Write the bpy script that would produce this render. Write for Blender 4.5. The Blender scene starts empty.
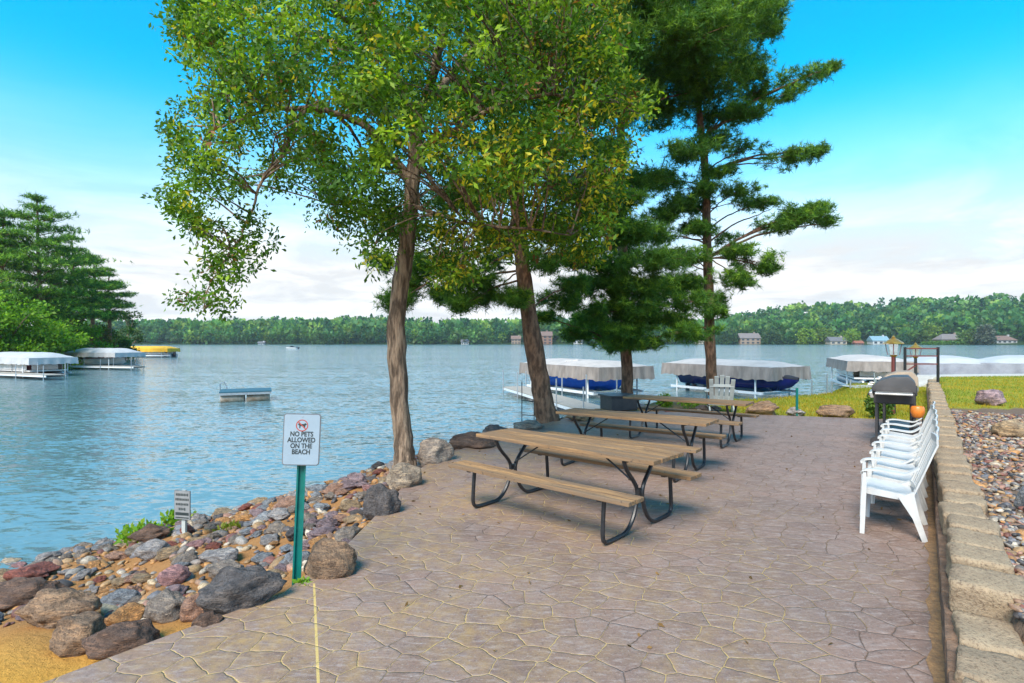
import bpy, bmesh, math, random
import numpy as np
from mathutils import Vector, Matrix, noise as mnoise
R = math.radians
rnd = random.Random(7)
rng = np.random.default_rng(11)
SC = bpy.context.scene
COL = SC.collection
F, H, HY = 560.0, 1.75, 341.5          # focal length in px, eye height, horizon row of the photograph
WATER_Z = -1.0

def P(px, py, Y):
    return Vector(((px-512)*Y/F, Y, H-(py-HY)*Y/F))
def G(px, py, z=0.0):
    Y = F*(H-z)/(py-HY)
    return Vector(((px-512)*Y/F, Y, z))

# ------------------------------------------------------------------ object helpers
def tag(o, label=None, cat=None, group=None, kind=None):
    if label: o['label'] = label
    if cat: o['category'] = cat
    if group: o['group'] = group
    if kind: o['kind'] = kind
    return o
def empty(name, loc, rz=0.0, label=None, cat=None, group=None):
    o = bpy.data.objects.new(name, None); COL.objects.link(o)
    o.location = loc; o.rotation_euler = (0, 0, rz); o.empty_display_size = .2
    return tag(o, label, cat, group)
def link(name, me, mat=None, parent=None, loc=None):
    if mat is not None and not me.materials: me.materials.append(mat)
    o = bpy.data.objects.new(name, me); COL.objects.link(o)
    if parent is not None: o.parent = parent
    if loc is not None: o.location = loc
    return o
def kids(o): return [c for c in bpy.data.objects if c.parent is o]
def copy_tree(o, parent=None):
    ch = kids(o)
    c = o.copy(); COL.objects.link(c); c.parent = parent
    for k in ch: copy_tree(k, c)
    return c

class MB:
    def __init__(s): s.v=[]; s.f=[]
    def add(s, verts, faces):
        n=len(s.v); s.v.extend([tuple(v) for v in verts]); s.f.extend([tuple(i+n for i in f) for f in faces]); return s
    def box(s, c, size, rot=None, taper=1.0):
        x,y,z=[a/2 for a in size]; vs=[]
        for sz in (-1,1):
            t = taper if sz>0 else 1.0
            for sx,sy in ((-1,-1),(1,-1),(1,1),(-1,1)):
                p=Vector((sx*x*t,sy*y*t,sz*z))
                if rot is not None: p=rot@p
                vs.append(p+Vector(c))
        return s.add(vs,[(3,2,1,0),(4,5,6,7),(0,1,5,4),(1,2,6,5),(2,3,7,6),(3,0,4,7)])
    def beam(s, a, b, w, h, up=(0,0,1)):
        a=Vector(a); b=Vector(b); d=(b-a).normalized(); up=Vector(up)
        sx=d.cross(up)
        if sx.length<1e-4: sx=d.cross(Vector((1,0,0)))
        sx.normalize(); uy=sx.cross(d).normalized()
        vs=[]
        for p in (a,b):
            for i,j in ((-1,-1),(1,-1),(1,1),(-1,1)): vs.append(p+sx*(i*w/2)+uy*(j*h/2))
        return s.add(vs,[(0,1,2,3),(7,6,5,4),(0,4,5,1),(1,5,6,2),(2,6,7,3),(3,7,4,0)])
    def sweep(s, pts, prof, up=(0,0,1), cap=True):
        """sweep a closed 2-D profile (side, up) along pts; prof may be a list of profiles, one per point"""
        pts=[Vector(p) for p in pts]; n=len(pts); up=Vector(up)
        per = prof if isinstance(prof[0][0],(tuple,list)) else [prof]*n
        k=len(per[0]); vs=[]
        for i,p in enumerate(pts):
            d=(pts[min(i+1,n-1)]-pts[max(i-1,0)]).normalized()
            sx=d.cross(up)
            if sx.length<1e-3: sx=d.cross(Vector((0,1,.01)))
            sx.normalize(); uy=sx.cross(d).normalized()
            for a,b in per[i]: vs.append(p+sx*a+uy*b)
        fs=[(i*k+j,i*k+(j+1)%k,(i+1)*k+(j+1)%k,(i+1)*k+j) for i in range(n-1) for j in range(k)]
        if cap: fs+= [tuple(range(k-1,-1,-1)), tuple(range((n-1)*k,n*k))]
        return s.add(vs,fs)
    def tube(s, pts, r, sides=8, cap=True, rough=0.0):
        pts=[Vector(p) for p in pts]; n=len(pts)
        rs = r if isinstance(r,(list,tuple)) else [r]*n
        d=(pts[1]-pts[0]).normalized()
        a=d.orthogonal().normalized(); vs=[]
        for i,p in enumerate(pts):
            d2=(pts[min(i+1,n-1)]-pts[max(i-1,0)]).normalized()
            a=(a-d2*a.dot(d2))
            if a.length<1e-5: a=d2.orthogonal()
            a.normalize(); b=d2.cross(a)
            for j in range(sides):
                t=2*math.pi*j/sides; q=rs[i]
                if rough:
                    w=p+a*math.cos(t)*q+b*math.sin(t)*q
                    q*=1+rough*mnoise.noise(w*Vector((1,1,.35)).length*2.1 if False else Vector((w.x*4,w.y*4,w.z*1.3)))
                vs.append(p+a*(math.cos(t)*q)+b*(math.sin(t)*q))
        fs=[(i*sides+j,i*sides+(j+1)%sides,(i+1)*sides+(j+1)%sides,(i+1)*sides+j) for i in range(n-1) for j in range(sides)]
        if cap: fs+=[tuple(range(sides-1,-1,-1)),tuple(range((n-1)*sides,n*sides))]
        return s.add(vs,fs)
    def lathe(s, prof, c=(0,0,0), sides=16):
        n=len(prof); vs=[]
        for r,z in prof:
            for j in range(sides):
                t=2*math.pi*j/sides; vs.append((c[0]+r*math.cos(t),c[1]+r*math.sin(t),c[2]+z))
        fs=[(i*sides+j,i*sides+(j+1)%sides,(i+1)*sides+(j+1)%sides,(i+1)*sides+j) for i in range(n-1) for j in range(sides)]
        fs+=[tuple(range(sides-1,-1,-1)),tuple(range((n-1)*sides,n*sides))]
        return s.add(vs,fs)
    def prism(s, poly, z0, z1):
        n=len(poly)
        vs=[(x,y,z0) for x,y in poly]+[(x,y,z1) for x,y in poly]
        return s.add(vs,[tuple(range(n-1,-1,-1)),tuple(range(n,2*n))]+[(i,(i+1)%n,n+(i+1)%n,n+i) for i in range(n)])
    def mesh(s, name, smooth=False, bevel=0.0, auto=None):
        me=bpy.data.meshes.new(name); me.from_pydata(s.v,[],s.f)
        if bevel:
            bm=bmesh.new(); bm.from_mesh(me)
            es=[e for e in bm.edges if len(e.link_faces)==2 and e.calc_face_angle(0)>R(35)]
            bmesh.ops.bevel(bm,geom=es,offset=bevel,segments=2,affect='EDGES',profile=.6)
            bm.to_mesh(me); bm.free()
        me.update()
        if smooth:
            me.polygons.foreach_set('use_smooth',[True]*len(me.polygons))
            if auto: me.set_sharp_from_angle(angle=R(auto))
        return me
    def build(s, name, mat, parent=None, smooth=False, bevel=0.0, auto=40, loc=None):
        return link(name, s.mesh(name,smooth,bevel,auto), mat, parent, loc)

# ------------------------------------------------------------------ materials
class NT:
    def __init__(s, m): s.t=m.node_tree; s.n=s.t.nodes; s.l=s.t.links
    def __call__(s, typ, **kw):
        n=s.n.new(typ)
        for k,v in kw.items():
            if k=='inp':
                for a,b in v.items(): 
                    if isinstance(b, bpy.types.NodeSocket): s.l.new(b,n.inputs[a])
                    else: n.inputs[a].default_value=b
            else: setattr(n,k,v)
        return n
    def math(s, op, a, b=0.0, clamp=False):
        return s('ShaderNodeMath',operation=op,use_clamp=clamp,inp={0:a,1:b}).outputs[0]
    def mix(s, f, a, b, blend='MIX'):
        n=s('ShaderNodeMix',data_type='RGBA',blend_type=blend)
        for i,v in ((0,f),(6,a),(7,b)):
            if isinstance(v, bpy.types.NodeSocket): s.l.new(v,n.inputs[i])
            else: n.inputs[i].default_value = v if i==0 else (*v[:3],1)
        return n.outputs[2]
    def ramp(s, fac, stops):
        n=s('ShaderNodeValToRGB'); s.l.new(fac,n.inputs[0]); e=n.color_ramp.elements
        while len(e)<len(stops): e.new(.5)
        for k,(p,c) in zip(e,stops):
            k.position=p; k.color=(c,c,c,1) if isinstance(c,(int,float)) else (*c,1)
        return n.outputs[0]
    def noise(s, vec, scale, detail=4, rough=.55, out=0, dist=0.0):
        n=s('ShaderNodeTexNoise',inp={'Scale':scale,'Detail':detail,'Roughness':rough,'Distortion':dist})
        if vec is not None: s.l.new(vec,n.inputs['Vector'])
        return n.outputs[out]
    def mapping(s, vec, scale=(1,1,1), rot=(0,0,0)):
        n=s('ShaderNodeMapping'); s.l.new(vec,n.inputs[0]); n.inputs['Scale'].default_value=scale; n.inputs['Rotation'].default_value=rot
        return n.outputs[0]
def newmat(name):
    m=bpy.data.materials.new(name); m.use_nodes=True; t=NT(m); t.n.clear()
    out=t('ShaderNodeOutputMaterial'); b=t('ShaderNodeBsdfPrincipled'); t.l.new(b.outputs[0],out.inputs[0])
    return m,t,b,out
def pm(name, c1, c2=None, scale=8, rough=.6, bump=.0, bscale=None, metal=0.0, stretch=(1,1,1), detail=5, dist=.002, contrast=(.35,.65), spec=.5, fine=None):
    """simple noisy surface: two tones of the material itself, and a bump"""
    m,t,b,o=newmat(name)
    co=t('ShaderNodeTexCoord').outputs['Object']; v=t.mapping(co,stretch)
    if c2 is None: c2=tuple(x*.82 for x in c1)
    f=t.ramp(t.noise(v,scale,detail,.6),[(contrast[0],0),(contrast[1],1)])
    c=t.mix(f,c1,c2)
    if fine: c=t.mix(t.ramp(t.noise(v,scale*fine,3,.7),[(.4,0),(.7,.55)]),c,tuple(x*.55 for x in c1))
    t.l.new(c,b.inputs['Base Color'])
    b.inputs['Roughness'].default_value=rough; b.inputs['Metallic'].default_value=metal; b.inputs['Specular IOR Level'].default_value=spec
    if bump:
        h=t.noise(v,bscale or scale*3,6,.65)
        bp=t('ShaderNodeBump',inp={'Height':h,'Strength':bump,'Distance':dist}); t.l.new(bp.outputs[0],b.inputs['Normal'])
    return m

M={}
M['bark_oak']=pm('oak_bark',(.46,.32,.215),(.11,.075,.052),4.2,.9,1.0,6,stretch=(3.4,3.4,.6),dist=.08,contrast=(.40,.56),spec=.2,fine=3)
M['bark_pine']=pm('pine_bark',(.34,.19,.115),(.12,.068,.045),4.6,.9,1.0,6,stretch=(2.6,2.6,.9),dist=.08,contrast=(.41,.57),spec=.2,fine=2.5)
M['bark_red']=pm('red_pine_bark',(.33,.18,.11),(.12,.068,.045),4.6,.9,1.0,6,stretch=(2.6,2.6,.9),dist=.08,contrast=(.41,.57),spec=.2,fine=2.5)
M['black_tube']=pm('black_enamel',(.012,.014,.016),(.025,.025,.028),30,.35,.1)
M['white_plastic']=pm('white_plastic',(.58,.57,.545),(.50,.49,.47),9,.38,.05,60)
M['grey_plastic']=pm('weathered_plastic',(.50,.52,.48),(.40,.42,.39),7,.6,.1)
M['galv']=pm('galvanised_steel',(.55,.57,.58),(.42,.44,.46),12,.4,.1,metal=.7)
M['white_metal']=pm('white_metal',(.78,.78,.77),(.68,.68,.67),8,.4,.05)
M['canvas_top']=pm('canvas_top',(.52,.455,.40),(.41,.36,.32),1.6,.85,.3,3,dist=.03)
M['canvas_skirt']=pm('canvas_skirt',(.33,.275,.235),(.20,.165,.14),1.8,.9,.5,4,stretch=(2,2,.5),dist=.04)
M['canvas_white']=pm('canvas_white',(.50,.49,.475),(.41,.40,.39),1.6,.85,.3,3,dist=.03)
M['canvas_yellow']=pm('canvas_yellow',(.80,.45,.03),(.68,.34,.02),2,.8,.2,3,dist=.02)
M['canvas_grey']=pm('canvas_grey',(.33,.33,.36),(.22,.22,.25),1.4,.9,.5,4,dist=.05)
M['blue_hull']=pm('blue_gelcoat',(.02,.14,.72),(.015,.10,.58),2,.18,.02)
M['navy_hull']=pm('navy_gelcoat',(.012,.014,.15),(.01,.01,.09),2,.15,.02)
M['white_hull']=pm('white_gelcoat',(.78,.76,.74),(.66,.62,.58),2,.25,.02)
M['dark_cover']=pm('dark_boat_cover',(.02,.02,.028),(.035,.035,.04),3,.8,.3)
M['blue_cover']=pm('blue_boat_cover',(.02,.13,.50),(.015,.09,.36),3,.8,.3)
M['red_vinyl']=pm('red_vinyl',(.42,.10,.08),(.34,.08,.06),5,.5,.1)
M['dock_wood']=pm('dock_boards',(.44,.38,.31),(.30,.26,.21),6,.85,.3,stretch=(1,6,1))
M['teal_deck']=pm('teal_raft_carpet',(.035,.13,.18),(.025,.09,.12),20,.95,.4)
M['float_tan']=pm('float_drum',(.42,.36,.29),(.20,.14,.09),3,.6,.2)
M['green_post']=pm('green_enamel_post',(.0,.16,.13),(.0,.12,.10),10,.45,.1)
M['sign_face']=pm('sign_sheet',(.33,.41,.47),(.29,.37,.43),5,.35,.0)
M['sign_old']=pm('weathered_sign_sheet',(.30,.30,.29),(.22,.22,.22),8,.5,.0)
M['sign_back']=pm('sign_rim',(.16,.16,.17),(.12,.12,.12),9,.5,.0)
M['ink']=pm('sign_ink',(.02,.03,.03),(.03,.04,.04),9,.6)
M['red_ink']=pm('sign_red_ink',(.45,.06,.04),(.40,.07,.05),9,.6)
M['brass']=pm('lantern_brass',(.55,.33,.06),(.38,.22,.05),10,.3,.05,metal=.6)
M['rust_post']=pm('rust_red_post',(.20,.05,.04),(.14,.035,.03),8,.6,.2)
M['lantern_glass'],_t,_b,_o=newmat('lantern_glass')
_b.inputs['Base Color'].default_value=(.85,.9,.92,1); _b.inputs['Transmission Weight'].default_value=.85; _b.inputs['Roughness'].default_value=.12
M['grill_black']=pm('grill_enamel',(.035,.033,.035),(.055,.05,.05),6,.45,.2)
M['grill_grey']=pm('grill_lid_grey',(.065,.06,.06),(.045,.042,.042),5,.5,.2)
M['steel']=pm('brushed_steel',(.62,.58,.52),(.52,.48,.43),7,.35,.1,metal=.8,stretch=(1,12,1))
M['tan_cover']=pm('tan_grill_lid',(.40,.31,.22),(.32,.24,.17),5,.7,.3)
M['orange_pot']=pm('orange_glaze',(.75,.22,.03),(.62,.17,.02),8,.35,.1)
M['glass_dark']=pm('window_glass',(.03,.045,.06),(.04,.06,.075),3,.08)
for k,c in dict(brown=(.24,.13,.085),cream=(.42,.36,.28),tanwall=(.30,.22,.16),grey=(.42,.42,.40),white=(.50,.50,.48),bluegrey=(.30,.42,.50)).items():
    M['wall_'+k]=pm('house_siding_'+k,c,tuple(x*.85 for x in c),1.5,.85,.2)
for k,c in dict(brown=(.20,.13,.10),grey=(.14,.14,.145),pale=(.20,.17,.155),teal=(.20,.33,.38),red=(.28,.10,.06)).items():
    M['roof_'+k]=pm('house_roof_'+k,c,tuple(x*.8 for x in c),1.2,.9,.2)

def wood_mat(name, c1, c2):
    m,t,b,o=newmat(name)
    co=t('ShaderNodeTexCoord').outputs['Object']
    g=t.noise(t.mapping(co,(.7,13,13)),2.4,8,.75,dist=.9)
    big=t.noise(t.mapping(co,(.9,7,7)),1.3,3,.5)
    c=t.mix(t.ramp(g,[(.40,0),(.60,1)]),c1,c2)
    c=t.mix(t.ramp(t.noise(t.mapping(co,(.25,6.45,1)),1.0,1),[(.40,0),(.60,.7)]),c,(.20,.115,.055))
    c=t.mix(t.ramp(big,[(.46,0),(.74,.65)]),c,(.15,.115,.085))
    c=t.mix(t.ramp(t.noise(co,28,2,.5),[(.66,0),(.74,.8)]),c,(.07,.05,.035))
    t.l.new(c,b.inputs['Base Color']); b.inputs['Roughness'].default_value=.8
    bp=t('ShaderNodeBump',inp={'Height':g,'Strength':.6,'Distance':.004}); t.l.new(bp.outputs[0],b.inputs['Normal'])
    return m
M['wood']=wood_mat('weathered_timber',(.47,.26,.105),(.12,.068,.036))

def leaf_mat(name, trans=.35, rough=.55):
    m,t,b,o=newmat(name)
    a=t('ShaderNodeAttribute',attribute_name='tint').outputs['Color']
    t.l.new(a,b.inputs['Base Color']); b.inputs['Roughness'].default_value=rough; b.inputs['Specular IOR Level'].default_value=.3
    tr=t('ShaderNodeBsdfTranslucent'); t.l.new(t.mix(1.0,a,(1.5,1.6,.7),'MULTIPLY'),tr.inputs[0])
    mx=t('ShaderNodeMixShader',inp={0:trans}); t.l.new(b.outputs[0],mx.inputs[1]); t.l.new(tr.outputs[0],mx.inputs[2])
    t.l.new(mx.outputs[0],o.inputs[0]); return m
M['leaf']=leaf_mat('broad_leaf',.38); M['needle']=leaf_mat('pine_needle',.25,.6); M['grass']=leaf_mat('grass_blade',.35)

def tint_mat(name, rough=.8, bump=.5, scale=30):
    m,t,b,o=newmat(name)
    a=t('ShaderNodeAttribute',attribute_name='tint').outputs['Color']
    co=t('ShaderNodeTexCoord').outputs['Object']; n=t.noise(co,scale,4,.6)
    c=t.mix(t.ramp(n,[(.38,.0),(.66,.6)]),a,(.05,.04,.032))
    t.l.new(c,b.inputs['Base Color']); b.inputs['Roughness'].default_value=rough
    bp=t('ShaderNodeBump',inp={'Height':n,'Strength':bump,'Distance':.01}); t.l.new(bp.outputs[0],b.inputs['Normal'])
    return m
M['pebble']=tint_mat('pebble_stone',.6,.3,60)

def rock_mat():
    m,t,b,o=newmat('field_stone')
    oi=t('ShaderNodeObjectInfo'); co=t('ShaderNodeTexCoord').outputs['Object']
    off=t('ShaderNodeVectorMath',operation='ADD'); t.l.new(co,off.inputs[0])
    rv=t('ShaderNodeCombineXYZ'); t.l.new(t.math('MULTIPLY',oi.outputs['Random'],37.0),rv.inputs[0]); t.l.new(rv.outputs[0],off.inputs[1])
    v=off.outputs[0]
    n1=t.noise(v,4.5,6,.62); n2=t.noise(v,28,5,.7); st=t.noise(t.mapping(v,(1,1,5),(.4,.5,0)),3.2,5,.6,dist=1.0)
    c=t.mix(t.ramp(n1,[(.36,0),(.66,.8)]),oi.outputs['Color'],t.mix(1.0,oi.outputs['Color'],(.30,.27,.27),'MULTIPLY'))
    c=t.mix(t.ramp(st,[(.50,0),(.64,.75)]),c,t.mix(1.0,oi.outputs['Color'],(1.75,1.6,1.4),'MULTIPLY'))
    c=t.mix(t.ramp(n2,[(.50,0),(.66,.75)]),c,(.035,.028,.024))
    c=t.mix(t.ramp(t.noise(v,40,4,.7),[(.60,0),(.74,.35)]),c,(.50,.45,.38))
    t.l.new(c,b.inputs['Base Color']); b.inputs['Roughness'].default_value=.78; b.inputs['Specular IOR Level'].default_value=.35
    h=t.math('ADD',t.math('MULTIPLY',n1,1.0),t.math('MULTIPLY',n2,.5))
    bp=t('ShaderNodeBump',inp={'Height':h,'Strength':1.0,'Distance':.06}); t.l.new(bp.outputs[0],b.inputs['Normal'])
    return m
M['rock']=rock_mat()

def patio_mat():
    m,t,b,o=newmat('stamped_concrete')
    co=t('ShaderNodeTexCoord').outputs['Object']
    w=t('ShaderNodeVectorMath',operation='SCALE',inp={3:.075}); t.l.new(t.noise(co,3.4,4,.65,out=1),w.inputs[0])
    ad=t('ShaderNodeVectorMath',operation='ADD'); t.l.new(co,ad.inputs[0]); t.l.new(w.outputs[0],ad.inputs[1])
    v=t.mapping(ad.outputs[0],(1.0,1.16,1.0),(0,0,.5))
    ve=t('ShaderNodeTexVoronoi',voronoi_dimensions='2D',feature='DISTANCE_TO_EDGE',inp={'Scale':4.6,'Randomness':.72}); t.l.new(v,ve.inputs['Vector'])
    vc=t('ShaderNodeTexVoronoi',voronoi_dimensions='2D',feature='F1',inp={'Scale':4.6,'Randomness':.72}); t.l.new(v,vc.inputs['Vector'])
    d=ve.outputs['Distance']; jn=t.noise(co,14,3,.6)
    jw=t.math('ADD',t.math('MULTIPLY',jn,.066),-.015)
    joint=t.math('SUBTRACT',1.0,t.math('DIVIDE',d,jw,True),True)
    big=t.noise(co,.55,4,.6); mid=t.noise(co,3.5,5,.65); fine=t.noise(co,38,5,.7)
    streak=t.noise(t.mapping(co,(4,13,1),(0,0,.6)),2.0,5,.7)
    cell=t('ShaderNodeSeparateColor'); t.l.new(vc.outputs['Color'],cell.inputs[0])
    c=t.mix(t.ramp(big,[(.35,0),(.65,1)]),(.300,.186,.138),(.225,.140,.104))
    c=t.mix(t.ramp(t.noise(co,1.3,5,.62),[(.48,0),(.66,.65)]),c,(.125,.078,.058))
    c=t.mix(t.ramp(mid,[(.35,0),(.7,.75)]),c,(.27,.195,.16))
    c=t.mix(t.math('MULTIPLY',cell.outputs[0],.35),c,(.125,.080,.062))
    c=t.mix(t.ramp(streak,[(.50,0),(.66,.75)]),c,(.36,.28,.245))
    c=t.mix(t.ramp(fine,[(.52,0),(.72,.65)]),c,(.085,.055,.042))
    c=t.mix(t.ramp(t.noise(co,75,3,.6),[(.60,0),(.72,.55)]),c,(.50,.44,.40))
    # ochre sand and pollen that has settled towards the tree and the beach side
    sx=t('ShaderNodeSeparateXYZ'); t.l.new(co,sx.inputs[0])
    side=t('ShaderNodeMapRange',inp={1:-1.0,2:3.2,3:1.0,4:0.05}); t.l.new(sx.outputs[0],side.inputs[0])
    sand=t.math('MULTIPLY',t.ramp(t.noise(co,1.1,4,.65),[(.38,0),(.62,1)]),side.outputs[0])
    c=t.mix(t.math('MULTIPLY',t.ramp(t.noise(co,9,5,.75),[(.38,0),(.70,.85)]),sand),c,(.42,.26,.09))
    jc=t.mix(t.ramp(t.math('ADD',sand,t.math('MULTIPLY',t.noise(co,2.2,3,.6),.45)),[(.20,0),(.55,1)]),(.12,.078,.056),(.54,.36,.13))
    c=t.mix(t.ramp(joint,[(.1,0),(.6,.92)]),c,jc)
    # the saw-cut control joint, filled with sand
    ln=t.math('ABSOLUTE',t.math('ADD',t.math('ADD',sx.outputs[0],t.math('MULTIPLY',sx.outputs[1],.372)),-.075))
    cut=t.math('MULTIPLY',t.math('LESS_THAN',ln,.008),t.math('LESS_THAN',sx.outputs[1],4.05))
    c=t.mix(cut,c,(.55,.38,.13))
    t.l.new(c,b.inputs['Base Color'])
    b.inputs['Roughness'].default_value=.62; b.inputs['Specular IOR Level'].default_value=.4
    hh=t.math('ADD',t.math('MULTIPLY',t.ramp(t.math('DIVIDE',d,.10,True),[(0,0),(.35,.8),(1,1)]),1.0),t.math('ADD',t.math('MULTIPLY',mid,.9),t.math('ADD',t.math('MULTIPLY',streak,.5),t.math('MULTIPLY',fine,.30))))
    bp=t('ShaderNodeBump',inp={'Height':hh,'Strength':.65,'Distance':.012}); t.l.new(bp.outputs[0],b.inputs['Normal'])
    return m
M['patio']=patio_mat()

def ground_mat():
    m,t,b,o=newmat('ground_soil')
    a=t('ShaderNodeAttribute',attribute_name='tint').outputs['Color']
    co=t('ShaderNodeTexCoord').outputs['Object']
    n1=t.noise(co,2.5,6,.65); n2=t.noise(co,22,6,.72); n3=t.noise(co,90,3,.6)
    c=t.mix(t.ramp(n1,[(.35,0),(.7,.45)]),a,t.mix(1.0,a,(.72,.62,.5),'MULTIPLY'))
    c=t.mix(t.ramp(n2,[(.5,0),(.72,.6)]),c,t.mix(1.0,a,(.5,.42,.36),'MULTIPLY'))
    c=t.mix(t.ramp(n3,[(.6,0),(.75,.5)]),c,t.mix(1.0,a,(1.35,1.3,1.25),'MULTIPLY'))
    t.l.new(c,b.inputs['Base Color']); b.inputs['Roughness'].default_value=.95; b.inputs['Specular IOR Level'].default_value=.15
    h=t.math('ADD',t.math('MULTIPLY',n1,1.5),t.math('ADD',n2,t.math('MULTIPLY',n3,.3)))
    bp=t('ShaderNodeBump',inp={'Height':h,'Strength':.9,'Distance':.03}); t.l.new(bp.outputs[0],b.inputs['Normal'])
    return m
M['ground']=ground_mat()

def block_mat():
    m,t,b,o=newmat('sandy_wall_block')
    co=t('ShaderNodeTexCoord').outputs['Object']
    n1=t.noise(co,5,5,.6); n2=t.noise(co,60,4,.7)
    oi=t('ShaderNodeObjectInfo').outputs['Random']
    c=t.mix(t.ramp(n1,[(.35,0),(.68,1)]),(.46,.335,.21),(.28,.20,.13))
    c=t.mix(t.math('MULTIPLY',oi,.55),c,(.30,.215,.14))
    c=t.mix(t.ramp(n2,[(.50,0),(.64,.7)]),c,(.13,.085,.055))
    c=t.mix(t.ramp(t.noise(co,2.0,3,.5),[(.5,0),(.75,.5)]),c,(.50,.40,.27))
    t.l.new(c,b.inputs['Base Color']); b.inputs['Roughness'].default_value=.9; b.inputs['Specular IOR Level'].default_value=.2
    bp=t('ShaderNodeBump',inp={'Height':t.math('ADD',n1,n2),'Strength':.9,'Distance':.016}); t.l.new(bp.outputs[0],b.inputs['Normal'])
    return m
M['block']=block_mat()
M['block_face']=pm('split_block_face',(.26,.155,.095),(.10,.062,.042),6,.95,1.0,18,dist=.03,fine=4)

def water_mat():
    m,t,b,o=newmat('lake_water')
    co=t('ShaderNodeTexCoord').outputs['Object']
    patch=t.noise(t.mapping(co,(.35,1.0,1),(0,0,.15)),.045,4,.6)
    c=t.mix(t.ramp(patch,[(.38,0),(.66,1)]),(.13,.235,.26),(.08,.16,.175))
    t.l.new(c,b.inputs['Base Color'])
    b.inputs['Roughness'].default_value=.10; b.inputs['IOR'].default_value=1.333
    def waves(scale,stretch,rot,detail,amp):
        v=t.mapping(co,stretch,(0,0,rot)); n=t('ShaderNodeVectorMath',operation='SUBTRACT',inp={1:(.5,.5,.5)})
        t.l.new(t.noise(v,scale,detail,.6,out=1,dist=.35),n.inputs[0])
        k=t('ShaderNodeVectorMath',operation='MULTIPLY',inp={1:(amp*.55,amp,0)}); t.l.new(n.outputs[0],k.inputs[0]); return k.outputs[0]
    def add(a,b_):
        n=t('ShaderNodeVectorMath',operation='ADD'); t.l.new(a,n.inputs[0]); t.l.new(b_,n.inputs[1]); return n.outputs[0]
    w=add(add(waves(3.0,(.40,1.2,1),.25,5,.52),waves(9.0,(.45,1.25,1),-.20,3,.95)),waves(.6,(.35,1.2,1),.1,3,.22))
    am=t('ShaderNodeMapRange',inp={1:.3,2:.7,3:.8,4:1.25}); t.l.new(patch,am.inputs[0])
    sc=t('ShaderNodeVectorMath',operation='SCALE'); t.l.new(w,sc.inputs[0]); t.l.new(am.outputs[0],sc.inputs[3])
    up=add(sc.outputs[0],t('ShaderNodeCombineXYZ',inp={2:1.0}).outputs[0])
    nz=t('ShaderNodeVectorMath',operation='NORMALIZE'); t.l.new(up,nz.inputs[0]); t.l.new(nz.outputs[0],b.inputs['Normal'])
    return m
M['water']=water_mat()

# ------------------------------------------------------------------ terrain
UP=np.array([(-8,-2),(-4.2,.6),(-2.55,2.7),(-2.05,3.35),(-1.6,3.9),(-1.42,4.92),(-1.34,6.2),(-1.30,7.6),(-1.1,8.5),(-.35,10.2),(.5,11.9),(1.2,13.2),(2.3,15.2),(4.5,16.9),(8,17.6),(12,20),(14.5,24),(22,25.5),(40,27),(90,24),(90,-60),(-60,-60),(-40,-10)],float)
LEFT=np.array([(-60,28),(-47,45),(-51,62),(-60,84),(-68,98),(-90,112),(-260,130),(-260,-5),(-90,5)],float)
WU=np.array([.592,.806]); WN=np.array([.806,-.592])       # along the retaining wall / away from the patio
WALL0=np.array([.15,0.0])
def poly_dist(x,y,poly):
    """signed distance: negative inside"""
    d=np.full(x.shape,1e9); ins=np.zeros(x.shape,bool); n=len(poly)
    for i in range(n):
        ax,ay=poly[i]; bx,by=poly[(i+1)%n]; ex,ey=bx-ax,by-ay
        t=np.clip(((x-ax)*ex+(y-ay)*ey)/(ex*ex+ey*ey),0,1)
        d=np.minimum(d,np.hypot(x-ax-t*ex,y-ay-t*ey))
        c=((ay>y)!=(by>y)); 
        with np.errstate(divide='ignore',invalid='ignore'):
            xi=ax+(y-ay)*ex/(ey if ey!=0 else 1e-9)
        ins^= c&(x<xi)
    return np.where(ins,-d,d)
def smooth(a,b,x):
    t=np.clip((x-a)/(b-a),0,1); return t*t*(3-2*t)
def wall_coords(x,y):
    dx=x-WALL0[0]; dy=y-WALL0[1]
    return dx*WU[0]+dy*WU[1], dx*WN[0]+dy*WN[1]
def hill_amp(px): return np.interp(px,[-400,140,300,370,450,600,720,770,860,1024,1400],[14,7,9,13,8,9,9,24,31,36,40])
def far_shore(px): return np.interp(px,[-600,140,700,900,1024,1300],[520,512,505,470,430,330])
def terrain(x,y):
    x=np.asarray(x,float); y=np.asarray(y,float)
    d=poly_dist(x,y,UP)
    k=np.interp(y,[0,3,7,8.5,10,12.5,16],[.15,.17,.205,.27,.30,.32,.62])
    z=np.where(d<0,-.055,-.055-np.maximum(d,0)*k)
    s,q=wall_coords(x,y)
    q0=np.where(s<3.7,.24,.19); up=np.where(s<3.7,.80,1.0)*smooth(q0,q0+.09,q)*smooth(.6,1.4,s)*smooth(-.3,-2.5,d+ .0)
    z=np.where(d<0,z+.40*up,z)
    lump=.05*np.sin(x*2.1+1.3*y)*np.cos(y*1.7-x)+.03*np.sin(5.1*x+3.3*y)
    z=np.where(d>.1,z+lump*np.clip(d,0,1),z)
    z=np.maximum(z,-2.6)
    dl=poly_dist(x,y,LEFT)
    zl=np.where(dl<0,WATER_Z+.25+np.minimum(-dl*.16,3.5),WATER_Z+.25-dl*.35)
    z=np.maximum(z,zl)
    px=512+F*x/np.maximum(y,1.0)
    fs=far_shore(px); r=y-fs
    zf=np.where(y>100,WATER_Z-.3+np.clip(r*.06,-2,2.0)+hill_amp(px)*smooth(15,230,r),-3.0)
    return np.maximum(z,zf)
def tz(x,y): return float(terrain(np.array([x]),np.array([y]))[0])
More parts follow.
